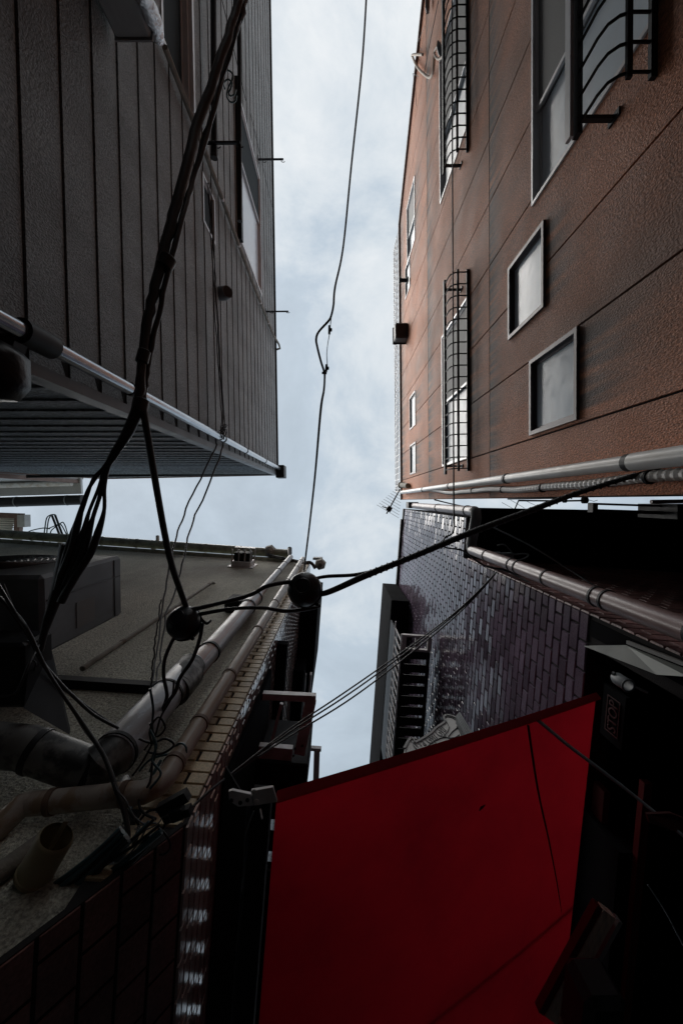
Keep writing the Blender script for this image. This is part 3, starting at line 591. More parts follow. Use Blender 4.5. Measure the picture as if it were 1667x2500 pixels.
# parapet rail (white posts) along the roof edge
q = MB(); z_ = 10.15
for dz in (0.0, 0.25, 0.5): q.tube([FC.w(-6.4, z_ + dz, 0.03), FC.w(-0.2, z_ + dz, 0.03)], 0.011, 6)
for i in range(42): s = -6.35 + i * 0.15; q.tube([FC.w(s, CR + 0.05, 0.03), FC.w(s, z_ + 0.52, 0.03)], 0.010, 6)
q.build('roof_railing', M['alu'], Cb)
# pipes and wires at the sloping roof line
def zz(x, y, h, d=0.06): return FC.w(*FC.hit(px('s3', x, y), d), d)
q = MB(); q.tube([zz(560, 1045, 7.7), zz(370, 1050, 7.72), zz(380, 1120, 7.7), zz(460, 1290, 7.6), zz(600, 1430, 7.5), zz(690, 1480, 7.35), zz(745, 1420, 7.2), zz(770, 1290, 7.1), zz(780, 1090, 7.05)], 0.019, 10, sub=5)
q.tube([zz(985, 990, 6.15), zz(940, 1080, 6.2), zz(870, 1130, 6.3), zz(810, 1090, 6.5), zz(785, 1000, 6.6), zz(830, 900, 6.7), zz(890, 830, 6.75)], 0.015, 10, sub=5)
q.build('roof_hose', M['palepipe'], Cb, smooth=60)
q = MB(); q.tube([zz(650, -20, 6.9), zz(650, 150, 7.1), zz(655, 240, 7.15)], [0.035, 0.035, 0.022], 10)
q.lathe(zz(880, 930, 6.7), (0.3, 1, 0.2), [(-0.09, 0.01), (-0.03, 0.035), (0.05, 0.03), (0.1, 0.012)], 10); q.build('pipe_cover', M['acgrey'], Cb, smooth=50)
q = MB(); q.tube([zz(600, 500, 7.4), zz(460, 820, 7.6), zz(545, 975, 7.65)], 0.004, 5); q.tube([zz(480, 1465, 8.0), zz(370, 1405, 8.1), zz(420, 1700, 8.2), zz(440, 2030, 8.4)], 0.004, 5)
q.tube([zz(860, 20, 6.9), zz(700, 800, 7.3), zz(590, 1400, 7.6)], 0.006, 5)
tag(q.build('roof_wire', M['blackmetal'], None), 'thin wires trailing over the sloping roof line of the red brown building', 'wire')

# ================================================================== mortar walled building (lower left)
B = thing('mortar_building', FB.w(-3, -EYE), 'mortar walled building with tan brick corner, big drainpipes and green gutter', 'building')
BR = 8.0
q = MB(); q.prism([FB.w(-9.5, -EYE), FB.w(-1.3, -EYE), FB.w(-0.52, 0.60), FB.w(-0.004, 1.445), FB.w(-0.002, 1.45), FB.w(-0.002, BR), FB.w(-9.5, BR)], FB.n * -8.5); wallB = q.build('wall', M['mortar'], B)
# tan brick corner strip: starts above a slanting lower edge
def strip_low(s): return 1.30
q = MB(); q.prism([FB.w(-0.215, 1.115, 0.001), FB.w(0.012, 1.47, 0.001), FB.w(0.012, BR - 0.05, 0.001), FB.w(-0.215, BR - 0.05, 0.001)], FB.n * 0.019); q.build('corner_grout', M['grout'], B)
q = MB()
row = 0.0735; n = int((BR - 0.1 - 1.08) / row)
for i in range(n):
    z0_ = 1.08 + i * row
    for (a, b) in (((-0.165, 0.010),) if i % 2 else ((-0.212, -0.080), (-0.066, 0.010))):
        if z0_ < 1.455: a = max(a, -0.215); b = min(b, (z0_ - 1.455) / 1.6)
        if b - a < 0.03: continue
        j = random.uniform(-0.0006, 0.0006); bv = 0.002; c, e_ = z0_, z0_ + row - 0.010; d_ = 0.029
        base = [FB.w(a, c, 0.02), FB.w(b, c, 0.02), FB.w(b, e_, 0.02), FB.w(a, e_, 0.02)]
        top = [FB.w(a + bv, c + bv, d_ + j), FB.w(b - bv, c + bv, d_ - j), FB.w(b - bv, e_ - bv, d_ - j), FB.w(a + bv, e_ - bv, d_ + j)]
        q.mesh(base + top, [[4, 5, 6, 7], [0, 1, 5, 4], [1, 2, 6, 5], [2, 3, 7, 6], [3, 0, 4, 7]])
q.build('brick_corner', M['tile_tan'], B)
q = MB(); q.fbox(FBs, -0.0, 8.3, 1.45, BR, 0.003, 0.013); q.build('side_grout', M['grout'], B)
FBs2 = Facade((FBs.p + FBs.n * 0.013)[:2], (-0.075, 1))
q = MB(); tiles(q, FBs2, -0.016, 5.0, 1.455, BR - 0.05, row, 0.139, j=0.012, phase=0.03, jit=0.0003); q.build('side_tiles', M['tile_side'], B)
# the storey below leans back: dark bricks on a slanting underside
class Slope:
    def __init__(self, o, t, upv): self.o = V(o); self.t = V(t).normalized(); self.u = V(upv).normalized(); self.n = self.t.cross(self.u)
    def w(self, s, z, d=0.0): return self.o + self.t * s + self.u * z + self.n * d
SLP = Slope(FBs.w(0.0, 1.45, 0.014), FBs.t, -FB.t * 0.52 - V((0, 0, 0.85)))
if SLP.n.z > 0: SLP.n = -SLP.n
q = MB(); q.prism([SLP.w(-0.03, 0, -0.004), SLP.w(6, 0, -0.004), SLP.w(6, 1.5, -0.004), SLP.w(-0.03, 1.5, -0.004)], SLP.n * -0.02); q.build('underside_grout', M['grout'], B)
q = MB(); tiles(q, SLP, -0.03, 3.0, 0.012, 1.45, 0.115, 0.165, j=0.012, d=0.003); q.build('underside_bricks', M['tile_dark'], B)
# roof gutter with hopper heads
gl, gr = FB.hit((0, 1309), 0.12), FB.hit((685, 1350), 0.12)
P0, P1 = FB.w(-8.5, BR - 0.02, 0.13), FB.w(-0.42, BR - 0.02, 0.13)
gt = pipe(B, 'gutter', [P0, P1], 0.085, M['gutter'], [(0, i / 12 + 0.05) for i in range(12)], 'gutter', n=14, collar_h=0.012, collar_r=1.08, clipname='gutter_joint')
q = MB(); q.fbox(FB, -8.5, -0.30, BR - 0.26, BR - 0.16, 0.001, 0.06); q.build('eave_strip', M['gutter'], B)
def hopper(c, name='hopper_head', s=1.0):
    q = MB(); q.lathe(c, (0, 0, 1), [(-0.10 * s, 0.045 * s), (-0.04 * s, 0.10 * s), (0.08 * s, 0.115 * s), (0.10 * s, 0.115 * s), (0.10 * s, 0.09 * s), (0.02 * s, 0.07 * s)], 6); return q.build(name, M['bandage'], B)
hc = at(px('r5', 565, 235), 7.9); hopper(hc)
hc2 = at(px('r5', 1210, 410), 7.7); hopper(hc2)
q = MB(); q.tube([at(px('r5', 520, 285), 7.8), at(px('r5', 800, 345), 7.65), at(px('r5', 960, 380), 7.6)], 0.032, 12, sub=3); q.tube([at(px('r5', 950, 410), 7.55), at(px('r5', 1080, 380), 7.55), at(px('r5', 1150, 460), 7.55)], 0.03, 12, sub=4); q.build('branch_pipe', M['pipedark'], B, smooth=50)
q = MB(); q.tube([at(px('r5', 820, 330), 7.6), at(px('r5', 822, 215), 7.9)], 0.035, 12); q.tube([at(px('r5', 822, 265), 7.8), at(px('r5', 822, 205), 7.95)], 0.045, 12); q.build('vent_pipe', M['blackmetal'], B, smooth=50)
q = MB(); q.box(at(px('r5', 1180, 330), 7.9), (0.09, 0, 0), (0, 0.02, 0), (0, 0, 0.08)); q.build('gutter_stop', M['pipedark'], B)
# stainless vent cage near the roof
vc = FB.hit(px('r5', 230, 410), 0.02); s_, h_ = vc
q = MB(); q.fbox(FB, s_ - 0.21, s_ + 0.21, h_ - 0.24, h_ + 0.20, 0.001, 0.015); q.fbox(FB, s_ - 0.165, s_ + 0.165, h_ - 0.20, h_ + 0.16, 0.015, 0.10, bev=0.01)
q.fbox(FB, s_ - 0.17, s_ + 0.17, h_ + 0.02, h_ + 0.16, 0.30, 0.31)
for a in (-0.165, -0.05, 0.05, 0.15): 
    for b in (-0.19, 0.14): q.fbox(FB, s_ + a, s_ + a + 0.018, h_ + b, h_ + b + 0.02, 0.10, 0.30)
q.build('vent_cage', M['steel'], B)
q = MB(); q.fbox(FB, s_ - 0.13, s_ + 0.13, h_ - 0.15, h_ + 0.12, 0.101, 0.24); q.build('vent_core', M['darkpanel'], B)
# drainpipes
def up(ratio, Y, h0, h1): return [V((ratio * Y, Y, EYE + h0)), V((ratio * Y, Y, EYE + h1))]
Yp2 = 1.075
e1 = at(px('q7', 702, 395), 1.46)
pb = up(-0.627, Yp2, 1.56, 7.55)
bend = [pb[0] + V((0, 0, 0)), pb[0] - V((0.012, 0, 0.045)), pb[0] - V((0.045, 0.0, 0.075)), pb[0] - V((0.09, 0.002, 0.085))]
left = at(px('q7', 215, 393), pb[0].z - EYE - 0.085); left2 = at(px('q7', 110, 400), pb[0].z - EYE - 0.10); left3 = at(px('q7', -60, 560), pb[0].z - EYE - 0.20)
pipe(B, 'downpipe', [pb[1]] + bend + [left, left.lerp(left2, 0.8), left2, left3], 0.040, M['pvcbeige'], [(0, t) for t in (0.06, 0.18, 0.36, 0.55, 0.70, 0.845, 0.935)] + [(0, 0.985), (4, 0.05), (4, 0.93)], 'rustpaint', n=18, collar_h=0.011, collar_r=1.12, label='slim beige downpipe with rusty clips')
Yp1 = 1.03
pu = up(-0.857, Yp1, 2.35, 7.45)
pipe(B, 'downpipe', [pu[1], V((pu[0].x, pu[0].y, EYE + 4.7))], 0.042, M['pvc'], [(0, 0.3), (0, 0.55)], 'rustpaint', n=18, collar_h=0.012)
pipe(B, 'downpipe', [V((pu[0].x, pu[0].y, EYE + 4.72)), V((pu[0].x, pu[0].y, EYE + 4.45)), V((pu[0].x, pu[0].y, EYE + 4.4)), pu[0]], [0.045, 0.05, 0.068, 0.068], M['pvcrust'], [(2, 0.05), (2, 0.22), (2, 0.80)], 'blackmetal', n=22, collar_h=0.014, label='thick grey drainpipe with a rust streak')
pl = up(-0.886, Yp1 - 0.01, 1.62, 2.52); ax = pl[1].copy()
pipe(B, 'downpipe', [pl[1], pl[1] - V((0, 0, 0.03)), pl[0]], [0.07, 0.082, 0.082], M['pvc'], [(1, 0.02), (1, 0.42), (1, 0.98)], 'blackmetal', n=24, collar_h=0.009, collar_r=1.06, label='grey drainpipe base with dark collars')
q = MB(); q.tube([pu[0] + V((0, 0, 0.06)), pu[0] - V((0, 0, 0.16)), pl[1].lerp(pu[0], 0.4) - V((0, 0, 0.12)), pl[1] - V((0, -0.0, 0.05))], [0.078, 0.08, 0.088, 0.088], 20, sub=3); q.build('pipe_tee', M['pipedark'], B, smooth=50)
# big weathered pipe running off to the left
hb_ = 1.60; a1 = at(px('q7', 450, 260), hb_); a2 = at(px('q7', 120, 140), hb_); a3 = at(px('q7', -160, 120), hb_)
pipe(B, 'branch_pipe', [pl[0] + V((0, 0, 0.02)), pl[0] - V((0.015, 0.0, 0.035)), a1, a2, a3], [0.080, 0.081, 0.082, 0.082, 0.085], M['pipedark'], [(2, 0.85), (2, 0.05)], 'blackmetal', n=22, collar_h=0.012, collar_r=1.05, label='big dark weathered pipe')
# thin gas pipe on the wall, dark ledge, small meter box
ga, gb_ = FB.hit(px('q5', 975, 510), 0.04), FB.hit(px('q5', 380, 905), 0.04)
pipe(B, 'conduit', [FB.w(ga[0], ga[1] + 0.1, 0.0), FB.w(ga[0], ga[1], 0.035), FB.w(gb_[0], gb_[1], 0.035)], 0.018, M['bandage'], [(1, 0.05), (1, 0.82)], 'rustpaint', n=10)
la, lb = FB.hit(px('s1', 590, 1000), 0.05), FB.hit(px('s1', 1500, 1040), 0.05)
q = MB(); q.fbox(FB, la[0] - 0.6, lb[0] + 0.12, la[1] - 0.03, la[1] + 0.03, 0.001, 0.055); q.build('wall_ledge', M['darkpanel'], B)
mc = FB.hit(px('q5', 1100, 615), 0.05); q = MB(); q.fbox(FB, mc[0] - 0.12, mc[0] + 0.12, mc[1] - 0.16, mc[1] + 0.14, 0.001, 0.13, bev=0.015); q.build('meter_box', M['darkpanel'], B)
q = MB(); q.tube([at(px('s7', 470, 60), 1.95), at(px('s7', 300, 560), 1.62)], 0.032, 12); q.tube([at(px('s7', 560, 10), 2.0), at(px('s7', 400, 250), 1.86)], 0.038, 12); q.build('conduit', M['acgrey'], B, smooth=50)
# bent hose and roof cables at the gutter
z5 = lambda x, y, h: at(px('s5', x, y), h)
q = MB(); q.tube([at(px('q5', 565, 400), 7.9), at(px('q5', 690, 370), 7.95), at(px('q5', 722, 330), 8.0), at(px('q5', 725, 300), 8.1)], 0.034, 12, sub=5); q.tube([z5(760, 1160, 8.0), z5(860, 1080, 8.1), z5(980, 980, 8.3)], 0.035, 10, sub=3); q.tube([z5(480, 1150, 8.0), z5(620, 1120, 8.1), z5(770, 1075, 8.2)], 0.025, 10, sub=3); q.build('roof_hose', M['palepipe'], B, smooth=60)
q = MB()
for pts in ([(640, 1040), (665, 850), (690, 700), (740, 650), (800, 640), (820, 650)], [(690, 1000), (700, 850), (720, 720), (750, 655)], [(740, 1050), (750, 900), (800, 840), (880, 780), (930, 755), (970, 820), (1000, 930)],
            [(380, 920), (470, 875), (640, 840), (740, 850)], [(710, 850), (830, 800), (900, 785), (990, 945)], [(700, 1020), (680, 930), (720, 1040)]):
    q.tube([z5(x, y, 8.4) for x, y in pts], 0.012, 6, sub=4)
q.build('roof_cable', M['tealwire'], B, smooth=60)
q = MB(); q.bar(z5(770, 655, 8.5), z5(885, 950, 8.3), 0.03, 0.03); q.bar(z5(815, 645, 8.5), z5(930, 955, 8.3), 0.03, 0.03); q.build('mast_leg', M['blackmetal'], B)
# steel hanger frame and dark boxes along the side wall
def sb(mb, s0, s1, z0, z1, d0, d1, bev=0.0): mb.fbox(FBs, s0, s1, z0, z1, d0, d1, bev=bev)
HF = 2.83
fi = [at(px('r4', 905, 575), HF), at(px('r4', 1455, 600), HF), at(px('r4', 1345, 1130), HF), at(px('r4', 730, 1085), HF)]
hf = thing('hanger_frame', (fi[0] + fi[2]) / 2, 'galvanised steel hanger frame bracketed out from the tan brick corner building', 'bracket')
q = MB(); w_ = 0.05
q.bar(fi[0], fi[1], 0.045, 0.05); q.bar(fi[1] + V((-0.035, 0.02, 0)), fi[2] + V((-0.035, -0.0, 0)), 0.075, 0.05); q.bar(fi[3], fi[2] - V((0.085, 0, 0)), 0.085, 0.05); q.bar(fi[0] + V((0.02, 0.03, 0)), fi[3] + V((0.02, -0.03, 0)), 0.02, 0.07)
q.build('channel', M['steel'], hf)
q = MB(); m0, m1 = at(px('r4', 1128, 655), HF + 0.02), at(px('r4', 1035, 1020), HF + 0.02); q.bar(m0, m1, 0.022, 0.03); m0, m1 = at(px('r4', 890, 690), HF + 0.02), at(px('r4', 765, 1010), HF + 0.02); q.bar(m0, m1, 0.028, 0.03); q.build('cross_bar', M['steel'], hf)
q = MB()
for (x, y) in ((765, 1052), (735, 1115), (1255, 1085), (1240, 1155), (1325, 1060)): c = at(px('r4', x, y), HF - 0.028); q.tube([c, c + V((0, 0, -0.006))], 0.008, 8)
q.build('bolt', M['blackmetal'], hf)
q = MB()
sA_, sB_ = FBs.loc(fi[3])[0], FBs.loc(fi[3])[0] + 0.33
q.fbox(FBs, sA_ + 0.05, sA_ + 0.33, HF - 0.05, HF + 0.5, 0.02, 0.40, bev=0.01); tag(q.build('hanging_box', M['darkpanel'], None), 'black box hung beside the galvanised frame, over the awning clamp', 'box')
q = MB(); ba = at(px('r4', 1060, 85), 3.62); bb = at(px('r4', 1182, 88), 3.62); s0_ = FBs.loc(ba)[0]; q.fbox(FBs, s0_, s0_ + 1.4, 3.62, 3.72, 0.02, FBs.loc(bb)[2], bev=0.006); q.build('shutter_box', M['dead'], B)
q = MB(); ba = at(px('r5', 945, 960), 6.05); bb = at(px('r5', 1180, 960), 6.05); s0_ = FBs.loc(ba)[0]; d1_ = FBs.loc(bb)[2]
q.fbox(FBs, s0_, s0_ + 1.35, 6.05, BR + 0.05, 0.02, d1_ * 0.55); q.fbox(FBs, s0_, s0_ + 1.35, 6.12, BR + 0.05, d1_ * 0.56, d1_, bev=0.005)
q.fbox(FBs, s0_ + 0.75, s0_ + 3.6, 5.6, 7.9, 0.02, d1_ * 0.62, bev=0.005); bay = q.build('bay', M['dead'], B)
q = MB(); q.fbox(FBs, s0_ + 0.78, s0_ + 3.6, 5.55, 5.60, d1_ * 0.70, d1_ * 0.74); q.fbox(FBs, s0_ + 0.78, s0_ + 3.6, 5.55, 5.65, d1_ * 0.92, d1_ * 1.0); q.build('bay_rail', M['steel'], bay)
q = MB(); c = at(px('r4', 1465, 1110), 4.2); q.bar(c, c + V((-0.03, 0.9, 0)), 0.06, 0.05); q.bar(c + V((-0.08, -0.03, 0)), c + V((0.045, -0.02, 0)), 0.03, 0.05); q.build('bay_rail', M['steel'], B)

q = MB(); q.fbox(FBs, 0.13, 7.0, 1.92, 3.2, 0.024, 0.05); q.fbox(FBs, 0.62, 7.0, 1.985, 2.0, 0.17, 0.36); q.build('shop_fascia', M['dead'], B)
q = MB()
for i in range(20): q.fbox(FBs, 0.75 + i * 0.215, 0.75 + i * 0.215 + 0.118, 2.62, 2.65, 0.10, 0.46)
q.fbox(FBs, 0.70, 5.1, 2.60, 2.66, 0.462, 0.49); q.fbox(FBs, 0.70, 5.1, 2.60, 2.66, 0.06, 0.098); q.build('added_reflection_slats', M['dead'], B)  # unseen slats behind the awning, added to band the side tiles' reflections
# ---------------- air conditioner hung before the mortar wall
ht, hbm = 2.90, 2.12
T0, T1 = at(px('q5', 560, 388), ht), at(px('q5', 550, 660), ht)
ac = thing('air_conditioner', V((T0.x - 0.5, (T0.y + T1.y) / 2, EYE + hbm)), 'big dark grey air conditioner unit hung before the mortar wall, seen from below', 'air conditioner')
yc = (T0.y + T1.y) / 2; dy = (T1.y - T0.y) / 2; Lx = 1.0
q = MB(); q.box((T0.x - Lx / 2, yc, EYE + (ht + hbm) / 2), (Lx / 2, 0, 0), (0, dy, 0), (0, 0, (ht - hbm) / 2), bev=0.02); q.build('casing', M['acgrey'], ac)
q = MB(); q.box((T0.x + 0.001, yc, EYE + ht - 0.10), (0.004, 0, 0), (0, dy - 0.02, 0), (0, 0, 0.004)); q.box((T0.x + 0.001, yc - dy * 0.35, EYE + (ht + hbm) / 2), (0.004, 0, 0), (0, 0.004, 0), (0, 0, (ht - hbm) / 2 - 0.03)); q.build('seam', M['black'], ac)
q = MB(); q.box((T0.x + 0.002, yc + dy * 0.35, EYE + hbm + 0.36), (0.002, 0, 0), (0, 0.075, 0), (0, 0, 0.09)); q.build('sticker', M['screen'], ac)
q = MB()
for i in range(9): q.ring((T0.x - 0.55, yc - dy - 0.012, EYE + (ht + hbm) / 2), (0, 1, 0), 0.05 + 0.034 * i, 0.004, 28, 5)
q.build('fan_grille', M['black'], ac)
q = MB(); q.box((T0.x - 0.42, yc, EYE + hbm - 0.012), (0.10, 0, 0), (0, dy - 0.06, 0), (0, 0, 0.013), bev=0.006); q.box((T0.x - 0.80, yc, EYE + hbm - 0.012), (0.10, 0, 0), (0, dy - 0.06, 0), (0, 0, 0.013), bev=0.006); q.build('base_foot', M['blackmetal'], ac)
# black steel support under and behind it
sp = thing('support_bracket', FB.w(-1.6, 2.0), 'black triangular steel bracket under the air conditioner on the mortar wall', 'bracket')
bt = at(px('s1', 390, 750), 2.10); bl = at(px('s1', 650, 1540), 1.95)
q = MB(); q.prism([at(px('s1', 300, 745), 2.08), at(px('s1', 485, 748), 2.08), at(px('s1', 670, 1545), 1.72), at(px('s1', 230, 1290), 1.62)], (-0.03, 0.0, 0.05)); q.build('gusset_plate', M['soffit'], sp)
q = MB(); q.box(at(px('s1', 60, 900), 1.95), (0.16, 0, 0), (0, 0.15, 0), (0, 0, 0.10), bev=0.015); q.build('mounting_box', M['blackmetal'], sp)
# khaki duct cover and conduits bottom left
q = MB(); d0_, d1_ = at(px('q7', 262, 548), 1.25), at(px('q7', 160, 726), 1.25)
q.tube([d0_, d0_.lerp(d1_, 0.06), d0_.lerp(d1_, 0.9), d0_.lerp(d1_, 0.92), d1_, d1_, d0_.lerp(d1_, 0.1)], [0.046, 0.053, 0.053, 0.056, 0.056, 0.052, 0.049], 28, cap=False); q.box(d0_.lerp(d1_, 0.5) + V((0.03, -0.046, 0.0)), (d1_ - d0_) * 0.5, (0.006, 0.0, 0), (0, 0.003, 0.004)); tag(q.build('duct_cover', M['duct'], None, smooth=45), 'khaki plastic duct cover among cables near the lower left edge', 'duct')
q = MB(); q.tube([at(px('q7', 200, 570), 1.35), at(px('q7', -60, 760), 1.2)], 0.030, 14); tag(q.build('lagged_pipe', M['bandage'], None, smooth=50), 'grey lagged pipe crossing behind the khaki duct cover', 'pipe')

# ================================================================== purple brown tiled building (right, lower)
D = thing('tiled_building', FD.w(3, -EYE), 'purple brown glazed tile building with slatted balcony and mauve downpipe', 'building')
DR, DS = 8.05, 4.07
def tileregD(s, z):
    if s < 0 and z < DS: return False
    return True
tT = 2.02
q = MB(); tiles(q, FD, 0.0, 4.6, tT, DR - 0.04, 0.0785, 0.147, j=0.010, d=0.008, bev=0.0032, jit=0.0013); tiles(q, FD, -0.40, 0.0, DS + 0.02, DR - 0.04, 0.0785, 0.147, j=0.010, d=0.008, bev=0.0032, jit=0.0013, phase=0.03); q.build('facade_tiles', M['tile'], D)
q = MB(); q.prism([FD.w(0, tT, 0), FD.w(9, tT, 0), FD.w(9, DR, 0), FD.w(-0.41, DR, 0), FD.w(-0.41, DS, 0), FD.w(0, DS, 0)], FD.n * -0.15); q.build('facade_grout', M['grout'], D)
# lower wall facing the crossing, tiled dark red; upper storeys oversail it
q = MB(); tiles(q, FDn, 0.0, 2.6, -1.5, DS - 0.02, 0.0785, 0.147, j=0.009, d=0.008); q.build('end_tiles', M['tile_dark'], D)
q = MB(); q.prism([FDn.w(0.001, -EYE, -0.001), FDn.w(7, -EYE, -0.001), FDn.w(7, DS, -0.001), FDn.w(0.001, DS, -0.001)], FDn.n * -0.15); q.build('end_wall', M['grout'], D)
u0 = FD.w(-0.41, DS); ux = FDn.t
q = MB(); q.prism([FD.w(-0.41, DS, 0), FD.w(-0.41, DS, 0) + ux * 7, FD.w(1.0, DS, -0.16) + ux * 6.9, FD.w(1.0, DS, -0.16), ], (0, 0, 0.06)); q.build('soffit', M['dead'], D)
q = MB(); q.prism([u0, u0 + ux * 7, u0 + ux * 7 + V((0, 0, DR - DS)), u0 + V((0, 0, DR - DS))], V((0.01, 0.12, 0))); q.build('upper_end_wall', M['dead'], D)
q = MB(); q.prism([FD.w(-0.2, DR, 0.05), FD.w(9, DR, 0.05), FD.w(9, DR, -7), FD.w(-0.2, DR, -7)], (0, 0, 0.08)); q.prism([FD.w(-0.41, DR, 0.02), FD.w(-0.2, DR, 0.02), FD.w(-0.2, DR, -7), FD.w(-0.41, DR, -7)], (0, 0, 0.06)); q.build('roof', M['blackmetal'], D)
q = MB(); q.prism([FD.w(0.2, -EYE, -0.5), FD.w(9, -EYE, -0.5), FD.w(9, DR - 0.02, -0.5), FD.w(0.2, DR - 0.02, -0.5)], FD.n * -6.3); q.build('core_wall', M['darkpanel'], D)
# box gutter and rail over the gap to the red brown building
q = MB(); a = u0 + V((0.14, -0.085, 0.02)); q.prism([a, a + V((5.4, 0.10, 0)), a + V((5.4, 0.52, 0)), a + V((0, 0.13, 0))], (0, 0, 0.35)); q.build('box_gutter', M['dead'], D)
ra, rb = at(px('q6', 1145, 150), 2.4), at(px('q6', 1445, 160), 2.4)
q = MB(); q.bar(ra, rb, 0.012, 0.05); q.bar(ra + V((0, 0.04, 0)), rb + V((0.01, 0.04, 0)), 0.02, 0.05); q.bar(ra + V((0.01, -0.005, 0)), ra + V((0.01, 0.05, 0)), 0.03, 0.05); q.box(rb + V((0.28, 0.03, 0)), (0.28, 0, 0), (0, 0.042, 0), (0, 0, 0.15)); q.build('rail_box', M['blackmetal'], D)
q = MB(); q.tube([at(px('q6', 1420, 141), 2.6), at(px('q6', 1600, 139), 2.6)], 0.013, 10); q.build('conduit', M['pvcmauve'], D, smooth=50)
# mauve downpipe: upper run, jog under the soffit, lower run along the corner
t0_ = V((1.20, 1.20 * 0.068, EYE + 6.6)); t1_ = V((1.20, 1.20 * 0.079, EYE + 3.62)); k1_ = V((1.21, 0.45, EYE + 3.72)); k2_ = V((1.215, 0.455, EYE - 1.4))
pipe(D, 'downpipe', [t0_, t1_], 0.045, M['pvcmauve'], [(0, 0.55), (0, 0.93)], 'blackmetal', n=18, collar_h=0.012)
pipe(D, 'pipe_offset', [t1_ + V((0, 0, 0.03)), t1_ - V((0, -0.01, 0.02)), t1_ + V((0.0, 0.05, -0.04)), k1_ + V((0, -0.06, 0.02)), k1_], 0.047, M['acgrey'], n=16)
pipe(D, 'downpipe', [k1_, k1_ - V((0, 0, 0.03)), k2_], 0.045, M['pvcmauve'], [(1, t) for t in (0.07, 0.165, 0.185, 0.26, 0.35, 0.365, 0.455, 0.56)], 'blackmetal', n=20, collar_h=0.007, collar_r=1.10, label='long mauve downpipe along the tiled corner')
q = MB(); q.box((1.20, 0.075, EYE + 6.75), (0.08, 0, 0), (0, 0.05, 0), (0, 0, 0.12)); q.build('drain_head', M['blackmetal'], D)
# upper bay and slatted balcony
bx = lambda s0, s1, z0, z1, d0, d1, mbk, bev=0.0: mbk.fbox(FD, s0, s1, z0, z1, d0, d1, bev=bev)
hU = 6.65; ua, ub = at(px('r3', 0, -60), hU), at(px('r3', 390, -40), hU)
ca = at(px('r1', 25, 1100), hU); cb = at(px('r1', 245, 1095), hU); s0_ = FD.loc(ca)[0]; dU = FD.loc(ca)[2]
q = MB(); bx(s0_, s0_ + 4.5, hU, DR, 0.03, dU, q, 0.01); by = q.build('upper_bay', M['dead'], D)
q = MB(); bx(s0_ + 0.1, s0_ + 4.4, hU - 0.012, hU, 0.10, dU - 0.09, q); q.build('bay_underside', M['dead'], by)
hS = 4.9
so0 = FD.loc(at(px('r3', 190, 325), hS)); so1 = FD.loc(at(px('r3', 270, 490), hS)); din = 0.06; dO = FD.loc(at(px('r3', 265, 545), hS))[2]
bal = thing('slatted_balcony', FD.w(so1[0] + 0.8, hS), 'black slatted balcony with pale end frame on the purple tiled wall', 'balcony')
q = MB(); sS, sE = so1[0], so1[0] + 2.0
q.fbox(FD, sS, sE, hS, hS + 0.05, dO - 0.04, dO); q.fbox(FD, sS, sE, hS, hS + 0.05, din, din + 0.04); q.fbox(FD, sS, sS + 0.09, hS, hS + 0.04, din + 0.04, dO - 0.04)
nsl = 15
for i in range(nsl): a = sS + 0.16 + i * 0.131; q.fbox(FD, a, a + 0.098, hS + 0.012, hS + 0.03, din + 0.04, dO - 0.04)
q.fbox(FD, sS, sE, hS + 0.55, hS + 1.3, dO - 0.05, dO - 0.03)
q.build('floor_slats', M['blackmetal'], bal)
q = MB(); q.fbox(FD, sS - 0.20, sS - 0.175, hS, hS + 0.05, din, dO); q.fbox(FD, sS - 0.03, sS - 0.004, hS, hS + 0.05, din, dO)
for d in (dO - 0.05, dO - 0.21, dO - 0.36): q.fbox(FD, sS - 0.175, sS - 0.03, hS + 0.005, hS + 0.05, d, d + 0.05)
q.build('end_frame', M['steel'], bal)
q = MB(); q.fbox(FD, sS - 0.2, sE, hS, hS + 0.03, dO + 0.004, dO + 0.018); zt = hS + 0.52; q.fbox(FD, sS - 0.2, sE, zt, zt + 0.03, dO + 0.004, dO + 0.018)
for i in range(20): a = sS - 0.12 + i * 0.112; q.fbox(FD, a, a + 0.016, hS + 0.03, zt, dO + 0.004, dO + 0.018)
q.build('screen_bars', M['steel'], bal)
# shop front under the tiles: dark opening, posts, lettering, canopy, spotlight
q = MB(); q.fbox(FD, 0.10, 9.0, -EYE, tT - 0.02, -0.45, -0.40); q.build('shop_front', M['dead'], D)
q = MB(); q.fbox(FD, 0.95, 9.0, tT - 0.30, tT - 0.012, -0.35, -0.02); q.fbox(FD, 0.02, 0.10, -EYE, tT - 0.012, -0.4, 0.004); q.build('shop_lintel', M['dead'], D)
q = MB(); ca_ = at(px('r6', 540, 118), 1.93); f1 = at(px('r6', 1560, 436), 1.62)
cv = [at(px('r6', 535, 120), 1.95), at(px('r6', 980, 115), 1.68), at(px('r6', 1620, 370), 1.40), at(px('r6', 1620, 437), 1.37), at(px('r6', 1290, 415), 1.48)]
for (i0, i1, i2) in ((0, 1, 4), (1, 2, 3), (1, 3, 4)): q.prism([cv[i0], cv[i1], cv[i2]], (0.004, 0.0, 0.010)); q.build('door_canopy', M['canopy'], D)
q = MB(); q.bar(cv[1] + V((0.01, -0.012, 0.01)), cv[2] + V((0.01, -0.012, 0.01)), 0.012, 0.014); q.build('canopy_rope', M['boxgrey'], D)
sl = thing('spot_lamp', at(px('r6', 940, 490), 1.62), 'small pale ring shaped spot lamp on an arm under the shop canopy', 'lamp')
